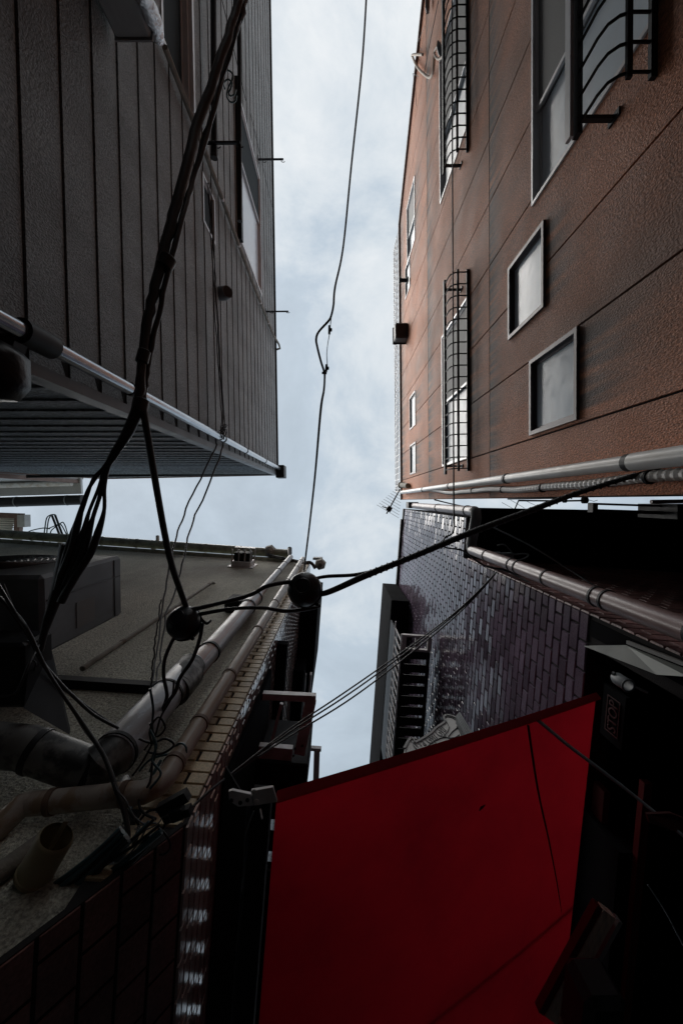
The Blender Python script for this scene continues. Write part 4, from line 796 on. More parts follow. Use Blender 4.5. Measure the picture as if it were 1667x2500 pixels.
c = at(px('r6', 940, 495), 1.62); q = MB(); q.tube([c + V((0.0, 0, -0.03)), c + V((0.0, 0.0, -0.02)), c + V((0, 0, 0.035)), c + V((0, 0, 0.05))], [0.021, 0.025, 0.025, 0.018], 18, cap=False); q.ring(c + V((0, 0, -0.03)), (0, 0, 1), 0.024, 0.004, 24, 8); q.build('lamp_ring', M['acgrey'], sl, smooth=50)
q = MB(); q.tube([c + V((-0.012, -0.02, 0.03)), at(px('r6', 830, 400), 1.66)], 0.008, 8); q.build('lamp_arm', M['acgrey'], sl, smooth=50)
q = MB(); q.tube([c + V((0.03, 0.01, 0.0)), at(px('r6', 1200, 605), 1.58)], 0.005, 8); q.build('lamp_cord', M['acgrey'], sl, smooth=50)
# STOP lettering board hung on the dark shop front
FS = Facade(FD.w(0, 0, -0.02)[:2], (-0.07, 1), True)
s_a, s_b = FS.hit(px('r6', 780, 1000)), FS.hit(px('r6', 890, 690))
st = thing('stop_sign', FS.w((s_a[0] + s_b[0]) / 2, s_b[1]), 'dark board with STOP in dull red boxed letters, right of the awning', 'sign')
zlo, zhi = FS.hit(px('r6', 888, 800))[1], FS.hit(px('r6', 790, 830))[1]; sN, sP = FS.hit(px('r6', 830, 1015))[0], FS.hit(px('r6', 830, 680))[0]
q = MB(); q.fbox(FS, sP - 0.05, sN + 0.05, zlo - 0.04, zhi + 0.05, -0.02, 0.0); q.build('board', M['dead'], st)
q = MB(); t_ = 0.004
for (a, b, c_, d_) in ((sP - 0.012, sN + 0.012, zlo - 0.012, zlo - 0.012 + t_), (sP - 0.012, sN + 0.012, zhi + 0.012, zhi + 0.012 + t_), (sP - 0.012, sP - 0.008, zlo - 0.012, zhi + 0.012), (sN + 0.008, sN + 0.012, zlo - 0.012, zhi + 0.012)): q.fbox(FS, a, b, c_, d_, 0.001, 0.003)
q.build('border', M['redmark'], st)
def text_mesh(s, size, name, material, parent, X, Y, Zn, origin, depth=0.002, shear=0.0, bend=None):
    cu = bpy.data.curves.new('lettering', 'FONT'); cu.body = s; cu.size = size; cu.align_x = 'LEFT'; cu.extrude = depth; cu.shear = shear
    to = bpy.data.objects.new('lettering', cu); C.objects.link(to); dg = bpy.context.evaluated_depsgraph_get(); dg.update()
    me = bpy.data.meshes.new_from_object(to.evaluated_get(dg)); bpy.data.objects.remove(to)
    b = MB(); wmax = max(v.co.x for v in me.vertices)
    vs = []
    for v in me.vertices:
        x, y, z = v.co
        if bend: x, y = bend(x, y, wmax)
        vs.append(V(origin) + X * x + Y * y + Zn * z)
    b.mesh(vs, [list(p.vertices) for p in me.polygons]); bpy.data.meshes.remove(me); bpy.data.curves.remove(cu)
    return b.build(name, material, parent), wmax
wid = sN - sP; hgt = zhi - zlo
def fit(wt, ht_):
    return lambda x, y, w: (x * wt / w, y * ht_)
text_mesh('STOP', 1.0, 'lettering', M['redmark'], st, -FS.t, V((0, 0, 1)), FS.n, FS.w(sN, zlo, 0.003), 0.002, bend=fit(wid, hgt / 0.70))
# dull red posts of the shop front
for i, (k_, x0, y0, lab) in enumerate((('r8', 880, 0, 'dull red post of the dark shop front'),)):
    pass
q = MB(); sp0 = FS.hit(px('r8', 860, 400))[0]
hP = FD.hit(px('r8', 860, 300), -0.1); hP2 = FD.hit(px('r8', 700, 2000), -0.1)
q.bar(FD.w(FD.hit(px('r8', 885, 30), -0.1)[0], hP[1], -0.1), FD.w(FD.hit(px('r8', 650, 2340), -0.1)[0], hP2[1] + 0.0, -0.1), 0.035, 0.03); q.build('shop_beam', M['red'], D)
q = MB(); h2 = FD.hit(px('r8', 430, 500), -0.06)[1]; q.fbox(FD, 0.8, 4.0, h2 - 0.03, h2 + 0.05, -0.08, -0.05); q.build('shop_beam', M['red'], D)
q = MB(); c = at(px('r8', 1090, 400), 1.35); q.prism([c + V((-0.07, -0.02, 0)), c + V((0.02, -0.015, 0.01)), c + V((0.12, 0.03, 0.02)), c + V((0.12, 0.06, 0)), c + V((0.0, 0.02, -0.02)), c + V((-0.06, 0.01, 0.0))], (0, 0, 0.01)); tag(q.build('cloth_scrap', M['redmark'], None), 'pinkish red scrap of cloth hanging near the right picture edge', 'cloth')

# ---------------- red awning slung from the tiled wall over the alley
W1 = at((1455, 1690), 1.90); L1 = at((677, 1930), 1.25); W2 = at((1395, 2240), 1.90); L2 = at((632, 2500), 1.25)
L2 = L1 + (L2 - L1) * 1.5; W2 = W1 + (W2 - W1) * 1.9
aw = thing('red_awning', (L1 + W2) / 2, 'red canvas awning sloping over the alley below the purple tiled wall', 'awning')
q = MB(); nu, nv = 26, 26
def awp(a, b):
    p = L1.lerp(W1, a).lerp(L2.lerp(W2, a), b); sag = -0.018 * math.sin(math.pi * a) * (0.6 + 0.4 * math.sin(b * 5)); return p + V((0, 0, sag))
vs = [awp(i / nu, j / nv) for j in range(nv + 1) for i in range(nu + 1)]
q.mesh(vs, [[j * (nu + 1) + i, j * (nu + 1) + i + 1, (j + 1) * (nu + 1) + i + 1, (j + 1) * (nu + 1) + i] for j in range(nv) for i in range(nu)])
q.build('canvas', M['canvas'], aw, smooth=60)
q = MB()
for i in range(nu):
    a, b = awp(i / nu, 0), awp((i + 1) / nu, 0); dn = V((0, 0.012, -0.035)); q.face([a, b, b + dn, a + dn]); q.face([a + V((0, 0.004, 0)), b + V((0, 0.004, 0)), b + dn + V((0, 0.004, 0)), a + dn + V((0, 0.004, 0))])
q.build('hem', M['canvas'], aw)
q = MB()
def onaw(k_, x, y, off=-0.006):
    u = px(k_, x, y); n_ = (W1 - L1).cross(L2 - L1).normalized(); r = ray(*u); e0 = V((0, 0, EYE)); k = (L1 - e0).dot(n_) / r.dot(n_); return e0 + r * (k * 0.985)
pts = [onaw('q8', 856, 40), onaw('q8', 900, 330), onaw('q8', 950, 560), onaw('q8', 990, 770), onaw('q8', 1010, 900)]
q.tube(pts, [0.005, 0.0045, 0.0035, 0.0025, 0.001], 6, sub=4); q.build('seam', M['soffit'], aw)
q = MB(); q.tube([onaw('q8', 632, 432), onaw('q8', 642, 418), onaw('q8', 660, 404)], [0.0015, 0.005, 0.0015], 6); q.build('patch', M['soffit'], aw)
q = MB(); a_, b_ = onaw('q8', 1070, 890), onaw('q8', 380, 1440); up_ = V((0, 0, 0.07)); q.tube([a_ + up_, b_ + up_], 0.010, 8); q.build('folding_arm', M['blackmetal'], aw, smooth=50)
# front bar with dark drop and galvanised end clamp
q = MB(); da = (L2 - L1).normalized(); fb0 = L1 + V((-0.015, 0.0, 0.0)); q.bar(fb0 + V((-0.03, 0.0, 0.0)), fb0 + da * 3.0 + V((-0.03, 0, 0)), 0.06, 0.05); q.build('front_bar', M['soffit'], aw)
q = MB(); q.prism([fb0 + V((-0.075, 0.03, -0.01)), fb0 + da * 3 + V((-0.075, 0.03, -0.01)), fb0 + da * 3 + V((-0.19, 0.03, 0.16)), fb0 + V((-0.19, 0.03, 0.16))], (0, 0, 0.008)); q.build('drop_cloth', M['soffit'], aw)
q = MB(); ca_, cb_ = at(px('r7', 1075, 300), 1.215), at(px('r7', 1365, 290), 1.215)
q.prism([at(px('r7', 1075, 235), 1.215), at(px('r7', 1320, 195), 1.215), at(px('r7', 1368, 360), 1.215), at(px('r7', 1110, 400), 1.215)], (0, 0, 0.010))
q.prism([at(px('r7', 820, 245), 1.22), at(px('r7', 860, 230), 1.22), at(px('r7', 1070, 275), 1.22), at(px('r7', 1100, 400), 1.22), at(px('r7', 930, 412), 1.22), at(px('r7', 830, 350), 1.22)], (0, 0, 0.010)); cl = q.build('end_clamp', M['steel'], aw)
q = MB()
for (x, y) in ((1110, 248), (1140, 362)): c = at(px('r7', x, y), 1.213); q.ring(c, (0, 0, 1), 0.0065, 0.0028, 12, 6); q.tube([c, c + V((0, 0, -0.004))], 0.004, 6)
q.tube([at(px('r7', 1180, 440), 1.2), at(px('r7', 1200, 550), 1.17)], 0.0025, 6); q.build('bolt', M['steel'], cl)
q = MB()
for (x, y) in ((855, 340), (1035, 335), (955, 365)): c = at(px('r7', x, y), 1.218); q.tube([c, c + V((0, 0, -0.003))], 0.006, 10)
q.build('bolt_hole', M['black'], cl)
# frayed cord hanging from the clamp
q = MB(); q.tube([at(px('r7', 1105, 460), 1.19), at(px('r7', 1020, 700), 1.22), at(px('r7', 1000, 900), 1.22), at(px('r7', 990, 1200), 1.22), at(px('r7', 965, 1370), 1.22)], 0.0018, 6, sub=5); tag(q.build('cord', M['acgrey'], None), 'thin pale cord hanging down from the awning end clamp', 'cord')

# ---------------- shop name sign standing over the awning
YS = 1.92; FSg = Facade((0, YS), (1, 0.0))
def sg(x, y): return FSg.hit(px('r3', x, y))
sgt = thing('shop_sign', FSg.w(0.75, 3.0), 'white cut out shop sign reading WaGyuGyu standing above the red awning', 'sign')
outl = [(285, 1640), (300, 1560), (340, 1480), (372, 1448), (400, 1455), (412, 1500), (470, 1470), (540, 1430), (600, 1385), (640, 1340), (700, 1300), (745, 1270), (728, 1215), (760, 1192), (820, 1205), (865, 1225), (880, 1260), (880, 1330), (910, 1400), (930, 1450), (1000, 1560), (700, 1700), (290, 1700)]
pp = [sg(*p) for p in outl]
q = MB(); q.prism([FSg.w(a, b, 0) for a, b in pp], FSg.n * -0.05); q.build('panel', M['signwhite'], sgt)
q = MB()
for i in range(1, 17):
    a, b = FSg.w(*pp[i], 0.004), FSg.w(*pp[i + 1], 0.004); q.bar(a, b, 0.012, 0.02)
q.build('edging', M['signgrey'], sgt)
q = MB()
def line(pl, w=0.004, d=0.003):
    q.tube([FSg.w(*sg(*p), d) for p in pl], w, 5, sub=4)
line([(385, 1480), (400, 1530), (440, 1570), (480, 1580)]); line([(500, 1600), (560, 1530), (660, 1460), (760, 1440), (850, 1470)]); line([(760, 1270), (785, 1330), (750, 1400), (700, 1450)])
line([(780, 1430), (830, 1370), (880, 1340), (905, 1380)]); line([(790, 1445), (850, 1440), (900, 1410)]); line([(345, 1490), (315, 1560), (310, 1620)])
line([(740, 1230), (770, 1215), (820, 1225), (860, 1250)], 0.003); q.build('outline', M['signline'], sgt)
b0, b1 = sg(425, 1552), sg(762, 1362); L_ = math.hypot(b1[0] - b0[0], b1[1] - b0[1]); ang = math.atan2(b1[1] - b0[1], b1[0] - b0[0])
def bendt(x, y, w):
    t = x / w; s = L_ * t; hgt_ = y * 0.185 ; curve = -0.05 * math.sin(math.pi * t) ; return (s * math.cos(ang) - (hgt_ + curve) * math.sin(ang) * 0.55, s * math.sin(ang) + (hgt_ + curve) * math.cos(ang))
text_mesh('Wa Gyu Gyu', 1.0, 'lettering', M['signline'], sgt, FSg.t, V((0, 0, 1)), FSg.n, FSg.w(b0[0], b0[1], 0.003), 0.002, bend=bendt, shear=0.2)
q = MB(); pa, pb_ = sg(895, 1235), sg(1010, 1480); q.prism([FSg.w(*sg(860, 1285), 0.06), FSg.w(*sg(905, 1232), 0.06), FSg.w(*sg(1050, 1470), 0.06), FSg.w(*sg(960, 1500), 0.06)], FSg.n * -0.12)
for t_ in (0.2, 0.4, 0.6, 0.8):
    a = FSg.w(*sg(860 + 45 * t_, 1285 - 53 * t_), 0.062); b = FSg.w(*sg(960 + 90 * t_, 1500 - 30 * t_), 0.062); q.tube([a, b], 0.006, 6)
q.build('post', M['acgrey'], sgt)
# ---------------- boards and speaker under the awning, lower right
bd = thing('sign_board', at((1440, 2330), 1.3), 'cream and red grooved board hung under the right end of the awning', 'board')
def r8p(x, y, h): return at(px('r8', x, y), h)
HB = 1.38
def plank(x0, y0, x1, y1, wpx, name, material, dz=0.0):
    a, b = r8p(x0, y0, HB + dz), r8p(x1, y1, HB + dz); c, d_ = r8p(x0 + wpx, y0 + wpx * 0.75, HB + dz), r8p(x1 + wpx, y1 + wpx * 0.75, HB + dz)
    q = MB(); q.prism([a, c, d_, b], (0, 0, 0.03)); return q.build(name, material, bd)
DXL = (-560, 1020)
plank(420, 1222, 420 + DXL[0], 1222 + DXL[1], 50, 'edge_strip', M['red'])
plank(480, 1258, 480 + DXL[0], 1258 + DXL[1], 42, 'plank', M['cream'], 0.004); plank(525, 1292, 525 + DXL[0], 1292 + DXL[1], 38, 'plank', M['cream'], 0.004); plank(566, 1322, 566 + DXL[0], 1322 + DXL[1], 30, 'plank', M['cream'], 0.004)
plank(600, 1345, 600 + DXL[0], 1345 + DXL[1], 26, 'edge_strip', M['tealwire'], 0.02); plank(630, 1368, 630 + DXL[0], 1368 + DXL[1], 32, 'plank', M['boxgrey'], 0.004)
q = MB(); s0_ = r8p(365, 2150, 1.22); q.box(s0_ + V((0, 0.02, 0)), (0.062, 0, 0), (-0.01, 0.105, 0), (0, 0, 0.07), bev=0.022); tag(q.build('loudspeaker', M['blackmetal'], None), 'black rounded loudspeaker box below the cream board', 'loudspeaker')

# ================================================================== insulators, cables and wires
def cable(name, pts, label, material='black', cat='cable', group=None, sub=8, wob=0.0, extra=None):
    q = MB(); P = [at((p[0], p[1]), p[2]) for p in pts]; q.tube(P, [p[3] / 2 * p[2] / F0 for p in pts], 10, sub=sub, wob=wob)
    if extra:
        for ex in extra: q.tube([at((p[0], p[1]), p[2]) for p in ex], [p[3] / 2 * p[2] / F0 for p in ex], 8, sub=sub, wob=wob)
    return tag(q.build(name, M[material], None, smooth=60), label, cat, group)
hN = 1.85
main = [(597, -40, 2.55, 17), (556, 90, 2.45, 20), (485, 300, 2.3, 23), (414, 560, 2.1, 25), (370, 740, 1.98, 24), (348, 880, 1.9, 22), (340, 985, hN, 22)]
cable('aerial_cable', main, 'thickest black aerial cable crossing the boarded facade from the top', extra=[[(612, -40, 2.6, 10), (558, 140, 2.5, 12), (487, 390, 2.3, 13), (437, 560, 2.12, 14), (392, 740, 2.0, 13), (361, 900, 1.92, 13), (352, 985, 1.86, 12)],
      [(588, -40, 2.53, 8), (545, 110, 2.43, 8), (474, 320, 2.28, 9), (404, 570, 2.08, 9), (360, 760, 1.96, 9), (342, 880, 1.88, 9), (336, 985, 1.84, 9)], [(610, -40, 2.6, 6), (575, 90, 2.5, 6), (500, 330, 2.35, 6), (446, 520, 2.15, 6), (399, 720, 2.02, 6), (368, 860, 1.95, 6)]], wob=0.0025)
for (u, v, h, dx, dy, w, lab) in ((406, 640, 2.05, -0.4, 1, 40, 'black tape wrap halfway down the thick aerial cable'), (343, 990, 1.85, -0.1, 1, 38, 'black tape wrap at the node where the thick aerial cable splits'), (583, 30, 2.55, -0.35, 1, 30, 'black tape wrap near the top of the thick aerial cable'), (350, 870, 1.9, -0.15, 1, 30, 'black tape wrap just above the cable node over the steel downpipe')):
    q = MB(); c = at((u, v), h); d = V((dx, dy, -0.2)).normalized(); r_ = w / 2 * h / F0; q.tube([c - d * 0.03, c - d * 0.025, c + d * 0.03, c + d * 0.034], [r_ * 0.8, r_, r_, r_ * 0.8], 12)
    tag(q.build('cable_wrap', M['black'], None, smooth=40), lab, 'tape', 'tape wraps on the aerial cable')
bund = [(343, 985, 1.85, 30), (310, 1060, 1.84, 26), (275, 1112, 1.83, 16), (258, 1140, 1.83, 6)]
cable('branch_cable', bund, 'short black cable trunk between the taped node and the splayed bundle')
lanes = [[(318, 1045), (275, 1110), (255, 1140), (222, 1185), (205, 1225), (190, 1280), (176, 1340), (152, 1400)], [(320, 1045), (280, 1108), (258, 1140), (240, 1195), (218, 1250), (205, 1300), (185, 1360), (160, 1430)], [(322, 1050), (284, 1110), (262, 1140), (248, 1200), (228, 1262), (212, 1320), (196, 1372), (150, 1470)],
         [(324, 1052), (286, 1110), (266, 1140), (256, 1190), (255, 1245), (240, 1300), (222, 1350), (190, 1400), (160, 1450)], [(316, 1045), (272, 1115), (250, 1145), (228, 1170), (212, 1215), (180, 1300), (158, 1370), (140, 1440)]]
for i, ln2 in enumerate(lanes):
    wds = [9, 8, 10, 9, 8][i]; bulge = [(t_[0], t_[1], 1.83 - 0.01 * k, wds * (1 if k < 5 else 2.0)) for k, t_ in enumerate(ln2)]
    cable('splayed_cable', bulge, ['black splayed cable, leftmost strand below the taped node', 'black splayed cable, second strand from the left below the node', 'black splayed cable, middle strand ending in a fat sleeve', 'black splayed cable, rightmost strand hanging clear of the others', 'black splayed cable, rearmost strand curling beside the gutter'][i], group='cables splayed before the air conditioner')
cable('sleeved_cable', [(172, 1330, 1.81, 46), (158, 1400, 1.8, 44), (130, 1480, 1.78, 26), (110, 1540, 1.77, 18), (98, 1590, 1.76, 15)], 'black sleeved cable bunch drooping in front of the air conditioner')
cable('drop_cable', [(350, 1000, 1.84, 18), (372, 1130, 1.9, 17), (400, 1290, 1.97, 16), (420, 1380, 2.0, 16), (440, 1440, 2.02, 15), (458, 1490, 2.03, 14)], 'black drop cable from the taped node to the left insulator')
# insulators
def insulator(c, r0, tilt, label):
    th = thing('insulator', c, label, 'insulator', 'black cable insulators')
    q = MB(); q.lathe(c, tilt, [(-0.95 * r0, 0.25 * r0), (-0.9 * r0, 0.55 * r0), (-0.7 * r0, 0.82 * r0), (-0.45 * r0, 0.97 * r0), (-0.15 * r0, 1.0 * r0), (0.05 * r0, 0.93 * r0), (0.12 * r0, 0.95 * r0), (0.4 * r0, 0.9 * r0), (0.62 * r0, 0.72 * r0), (0.66 * r0, 0.60 * r0), (0.85 * r0, 0.5 * r0), (0.92 * r0, 0.3 * r0)], 32)
    q.build('glazed_body', M['blackgloss'], th, smooth=50)
    q = MB(); t = V(tilt).normalized(); q.ring(c - t * 0.93 * r0, t, 0.42 * r0, 0.07 * r0, 24, 8); q.build('rim', M['blackgloss'], th, smooth=60)
    q = MB(); q.ring(c + t * 0.10 * r0, t, 0.97 * r0, 0.055 * r0, 28, 8); u_ = t.orthogonal().normalized(); q.box(c + t * 0.10 * r0 + u_ * 1.05 * r0, u_ * 0.14 * r0, t.cross(u_) * 0.10 * r0, t * 0.12 * r0, bev=0.004); q.build('strap', M['blackmetal'], th, smooth=50); return th
hI1, hI2 = 2.15, 2.03
I1, I2 = at((745, 1441), hI1), at((453, 1523), hI2)
insulator(I1, 0.042 * hI1, (0.1, 0.45, 0.9), 'black glazed insulator at the roof corner, the farther right of two')
insulator(I2, 0.0415 * hI2, (0.25, 0.6, 0.75), 'black glazed insulator before the mortar wall, the left one of two')
cable('span_cable', [(462, 1490, 2.02, 12), (540, 1472, 2.05, 10), (610, 1453, 2.08, 10), (655, 1430, 2.1, 11), (715, 1420, 2.14, 11), (735, 1424, 2.15, 10)], 'upper of two black cables joining the two insulators', group='cables joining the insulators')
cable('span_cable', [(470, 1503, 2.03, 11), (560, 1487, 2.05, 9), (640, 1484, 2.07, 9), (700, 1492, 2.12, 10), (760, 1485, 2.15, 9), (782, 1478, 2.16, 8)], 'lower of two black cables joining the two insulators', group='cables joining the insulators')
cable('service_cable', [(1640, 1140, 1.9, 11), (1560, 1158, 1.95, 12), (1420, 1200, 2.05, 13), (1290, 1248, 2.1, 15), (1150, 1300, 2.14, 16), (1000, 1362, 2.16, 15), (900, 1402, 2.17, 17), (800, 1446, 2.15, 15), (760, 1450, 2.15, 11)], 'thick twisted black cable from right insulator to the panelled building', sub=10,
      extra=[[(905, 1396, 2.2, 9), (860, 1404, 2.2, 9), (800, 1407, 2.18, 9), (770, 1412, 2.16, 8)]])
q = MB()                                                # spiral lashing on that cable
P = [at((u, v), h) for (u, v, h) in ((1560, 1158, 1.95), (1420, 1200, 2.05), (1290, 1248, 2.1), (1150, 1300, 2.14), (1000, 1362, 2.16), (900, 1402, 2.17))]; pts = []
for i in range(260):
    t = i / 259 * (len(P) - 1); k = min(int(t), len(P) - 2); c = P[k].lerp(P[k + 1], t - k); d = (P[k + 1] - P[k]).normalized(); u = d.cross(V((0, 0, 1))).normalized(); w = d.cross(u); a = i * 0.9; pts.append(c + (u * math.cos(a) + w * math.sin(a)) * (0.0125 + 0.006 * i / 259))
q.tube(pts, 0.004, 5); tag(q.build('cable_lashing', M['black'], None), 'spiral lashing wound round the thick service cable', 'lashing')
# overhead wire down the middle of the sky
ov = thing('overhead_wire', at((815, 760), 3.2), 'thin black wire hanging alone down the middle of the sky', 'wire')
def tubeon(parent, name, pts, material='black', sub=8, wob=0.0):
    q = MB(); q.tube([at((p[0], p[1]), p[2]) for p in pts], [p[3] / 2 * p[2] / F0 for p in pts], 8, sub=sub, wob=wob); return q.build(name, M[material], parent, smooth=60)
s6 = lambda x, y, h, w: (*px('s6', x, y), h, w)
tubeon(ov, 'strand', [(896, -40, 4.6, 4.5), (884, 150, 4.3, 4.5), (858, 400, 3.9, 4.5), (838, 600, 3.5, 4.5), (818, 700, 3.3, 5), s6(580, 350, 3.2, 5), s6(535, 560, 3.2, 5), s6(480, 660, 3.2, 6), s6(300, 860, 3.18, 5.5), s6(250, 1000, 3.16, 5.5), s6(270, 1150, 3.14, 5.5), s6(340, 1430, 3.12, 5.5), s6(405, 1640, 3.1, 5.5), s6(410, 1780, 3.1, 5), s6(395, 1990, 3.08, 5), (783, 1000, 3.0, 6), (770, 1150, 2.8, 5), (757, 1270, 2.6, 4.5), (744, 1378, 2.4, 4.5), (742, 1420, 2.3, 4)], sub=8)
tubeon(ov, 'bypass_wire', [s6(540, 570, 3.2, 2), s6(520, 740, 3.2, 2), s6(500, 930, 3.2, 2), s6(470, 1100, 3.2, 1.6), s6(452, 1300, 3.2, 1.6), s6(460, 1440, 3.2, 2), s6(455, 1500, 3.2, 2)])
for (x, y, L_) in ((500, 825, 80), (445, 1560, 70)):
    q = MB(); a, b = at(px('s6', x + 4, y - L_), 3.2), at(px('s6', x - 8 if y > 1000 else x, y + L_), 3.2); q.bar(a, b, 0.018, 0.02); m_ = a.lerp(b, 0.5); q.lathe(m_ + V((0.008, 0, 0)), (0, 1, 0), [(-0.014, 0.004), (-0.01, 0.013), (0.01, 0.013), (0.014, 0.004)], 10); q.build('connector', M['blackmetal'], ov, smooth=40)
q = MB(); c = at(px('s6', 405, 1650), 3.1); q.bar(c - V((0.018, 0, 0)), c + V((0.018, 0.002, 0)), 0.014, 0.016); q.build('crimp', M['blackmetal'], ov)
q = MB(); c = at(px('s6', 395, 2010), 3.08); q.box(c, (0.006, 0, 0), (0, 0.01, 0), (0, 0, 0.006)); q.build('crimp', M['blackmetal'], ov)
# twin thin wires from the boarded facade over to the drainpipes
for i, (pts, lab) in enumerate((([(530, 1085), (500, 1150), (462, 1225), (440, 1285), (425, 1330), (412, 1400), (398, 1480), (388, 1560), (376, 1640), (370, 1700)], 'left of two wavy thin wires falling from the boarded facade'),
                             ([(544, 1090), (520, 1160), (485, 1240), (462, 1300), (450, 1360), (430, 1440), (405, 1500), (395, 1580), (385, 1650), (378, 1700)], 'right of two wavy thin wires falling from the boarded facade'))):
    n_ = len(pts); cable('thin_wire', [(p[0], p[1], 4.7 - 2.4 * k / (n_ - 1), 4.2) for k, p in enumerate(pts)], lab, cat='wire', group='thin wires falling from the boarded facade', sub=4, wob=0.004)
z51 = lambda x, y: px('s1', x, y)
cable('thin_wire', [(*z51(1545, 250), 2.4, 3.5), (*z51(1500, 560), 2.3, 3.5), (*z51(1470, 800), 2.25, 4), (*z51(1455, 1000), 2.2, 4), (*z51(1430, 1180), 2.15, 4)], 'thin wire dropping past the left insulator to the grey drainpipe', cat='wire', wob=0.003)
# tails below the left insulator
cable('tail_cable', [(426, 1555, 2.0, 9), (404, 1605, 1.98, 9), (400, 1650, 1.96, 9), (408, 1700, 1.93, 9), (392, 1745, 1.9, 9), (375, 1790, 1.86, 10), (352, 1830, 1.8, 9)], 'black tail cable looping down left of the drainpipe tee')
cable('tail_cable', [(495, 1520, 2.0, 9), (488, 1560, 1.99, 9), (470, 1610, 1.97, 9), (440, 1655, 1.95, 9), (428, 1690, 1.92, 9), (405, 1720, 1.9, 9)], 'black tail cable from the left insulator to the drainpipe tee', extra=[[(492, 1512, 2.0, 8), (505, 1522, 2.0, 7), (516, 1514, 2.0, 5)]])
# thin cables across the left foreground
cable('loose_cable', [(-20, 1440, 1.7, 9), (25, 1485, 1.7, 9), (60, 1525, 1.7, 9), (100, 1610, 1.68, 9), (150, 1670, 1.66, 8), (180, 1700, 1.65, 8), (230, 1745, 1.64, 8), (290, 1778, 1.64, 7)], 'loose black cable from the left edge to the grey drainpipe')
cable('loose_cable', [(-20, 1400, 1.62, 8), (40, 1500, 1.62, 8), (70, 1540, 1.6, 8), (110, 1625, 1.58, 8), (150, 1690, 1.56, 8), (205, 1770, 1.54, 9), (250, 1838, 1.5, 10), (272, 1890, 1.46, 12), (285, 1930, 1.43, 12), (305, 1985, 1.4, 13), (313, 2040, 1.36, 13), (305, 2080, 1.34, 12)], 'long loose black cable curving down past the pipe elbow')
cable('loose_cable', [(0, 1700, 1.55, 5), (40, 1690, 1.56, 5), (70, 1625, 1.6, 6), (95, 1575, 1.7, 6)], 'short loose cable hanging under the air conditioner')
# stay wires from the tiled wall to the tan corner
for i, (dx, dy, lab) in enumerate(((0, 0, 'uppermost of three thin stay wires between tiled wall and tan corner'), (4, 8, 'middle one of three thin stay wires between tiled wall and tan corner'), (8, 20, 'lowest of three thin stay wires between tiled wall and tan corner'))):
    cable('stay_wire', [(1212, 1396, 3.0, 4), (1160 + 0.3 * dx, 1450 + 0.2 * dy, 2.85, 3.5), (1090 + dx * 0.5, 1512 + dy * 0.4, 2.7, 3.5), (945 + dx, 1618 + dy * 0.8, 2.4, 3.6), (833 + dx, 1696 + dy, 2.2, 4), (700 + dx * 0.6, 1785 + dy * 0.7, 2.0, 4.2), (545, 1905, 1.65, 5), (470, 1970, 1.5, 6)], lab, cat='wire', group='stay wires over the awning', sub=6)
cable('line_wire', [(1103, -30, 5.0, 3.5), (1104, 430, 4.4, 3.5), (1106, 900, 3.7, 3.5), (1107, 1210, 3.4, 4), (1107, 1294, 3.3, 4), (1086, 1312, 3.3, 4), (1084, 1335, 3.25, 4), (1130, 1345, 3.2, 4), (1180, 1380, 3.1, 5), (1240, 1395, 3.0, 6), (1320, 1440, 2.7, 5)], 'thin black line running straight down before the panelled facade', cat='wire', sub=6)
cable('line_wire', [(1198, 1285, 3.4, 4), (1290, 1330, 3.2, 4), (1380, 1385, 3.0, 4), (1450, 1430, 2.8, 3.5), (1550, 1495, 2.6, 3)], 'grey thin wire slanting under the dark soffit of the tiled building', 'bluewire', cat='wire', sub=5)
cable('line_wire', [(1060, 1220, 5.5, 3.5), (1110, 1232, 5.3, 3), (1155, 1240, 5.1, 3)], 'short dark wire over the top of the mauve downpipe', cat='wire', sub=4)
cable('awning_cord', [(1286, 1756, 1.72, 9), (1292, 1752, 1.72, 9), (1310, 1757, 1.7, 9), (1380, 1815, 1.62, 9), (1450, 1868, 1.55, 9), (1550, 1945, 1.45, 8), (1690, 2060, 1.3, 8)], 'blue grey cord over the right part of the red awning', 'bluewire', cat='cord', sub=6)
cable('grey_cord', [(1580, 2160, 1.3, 3), (1620, 2220, 1.3, 4), (1655, 2285, 1.3, 5), (1680, 2330, 1.3, 5)], 'faint grey cord hanging in the dark shop front, lower right edge', 'bluewire', cat='cord', sub=5)
q = MB()
for pl in ([(1180, 500), (1250, 490), (1310, 540), (1360, 595), (1450, 590), (1510, 595), (1515, 615), (1450, 650), (1350, 665)], [(1370, 690), (1430, 720), (1520, 770)]): q.tube([at(px('r1', x, y), 3.3) for x, y in pl], 0.006, 6, sub=5)
q.box(at(px('r1', 1290, 620), 3.32), (0.04, 0, 0), (0, 0.03, 0), (0, 0, 0.03)); q.box(at(px('r1', 1150, 600), 3.4), (0.05, 0, 0), (0, 0.02, 0), (0, 0, 0.03))
tag(q.build('junction_wire', M['bluewire'], None, smooth=50), 'looped wire and small junction boxes under the dark soffit', 'wire')
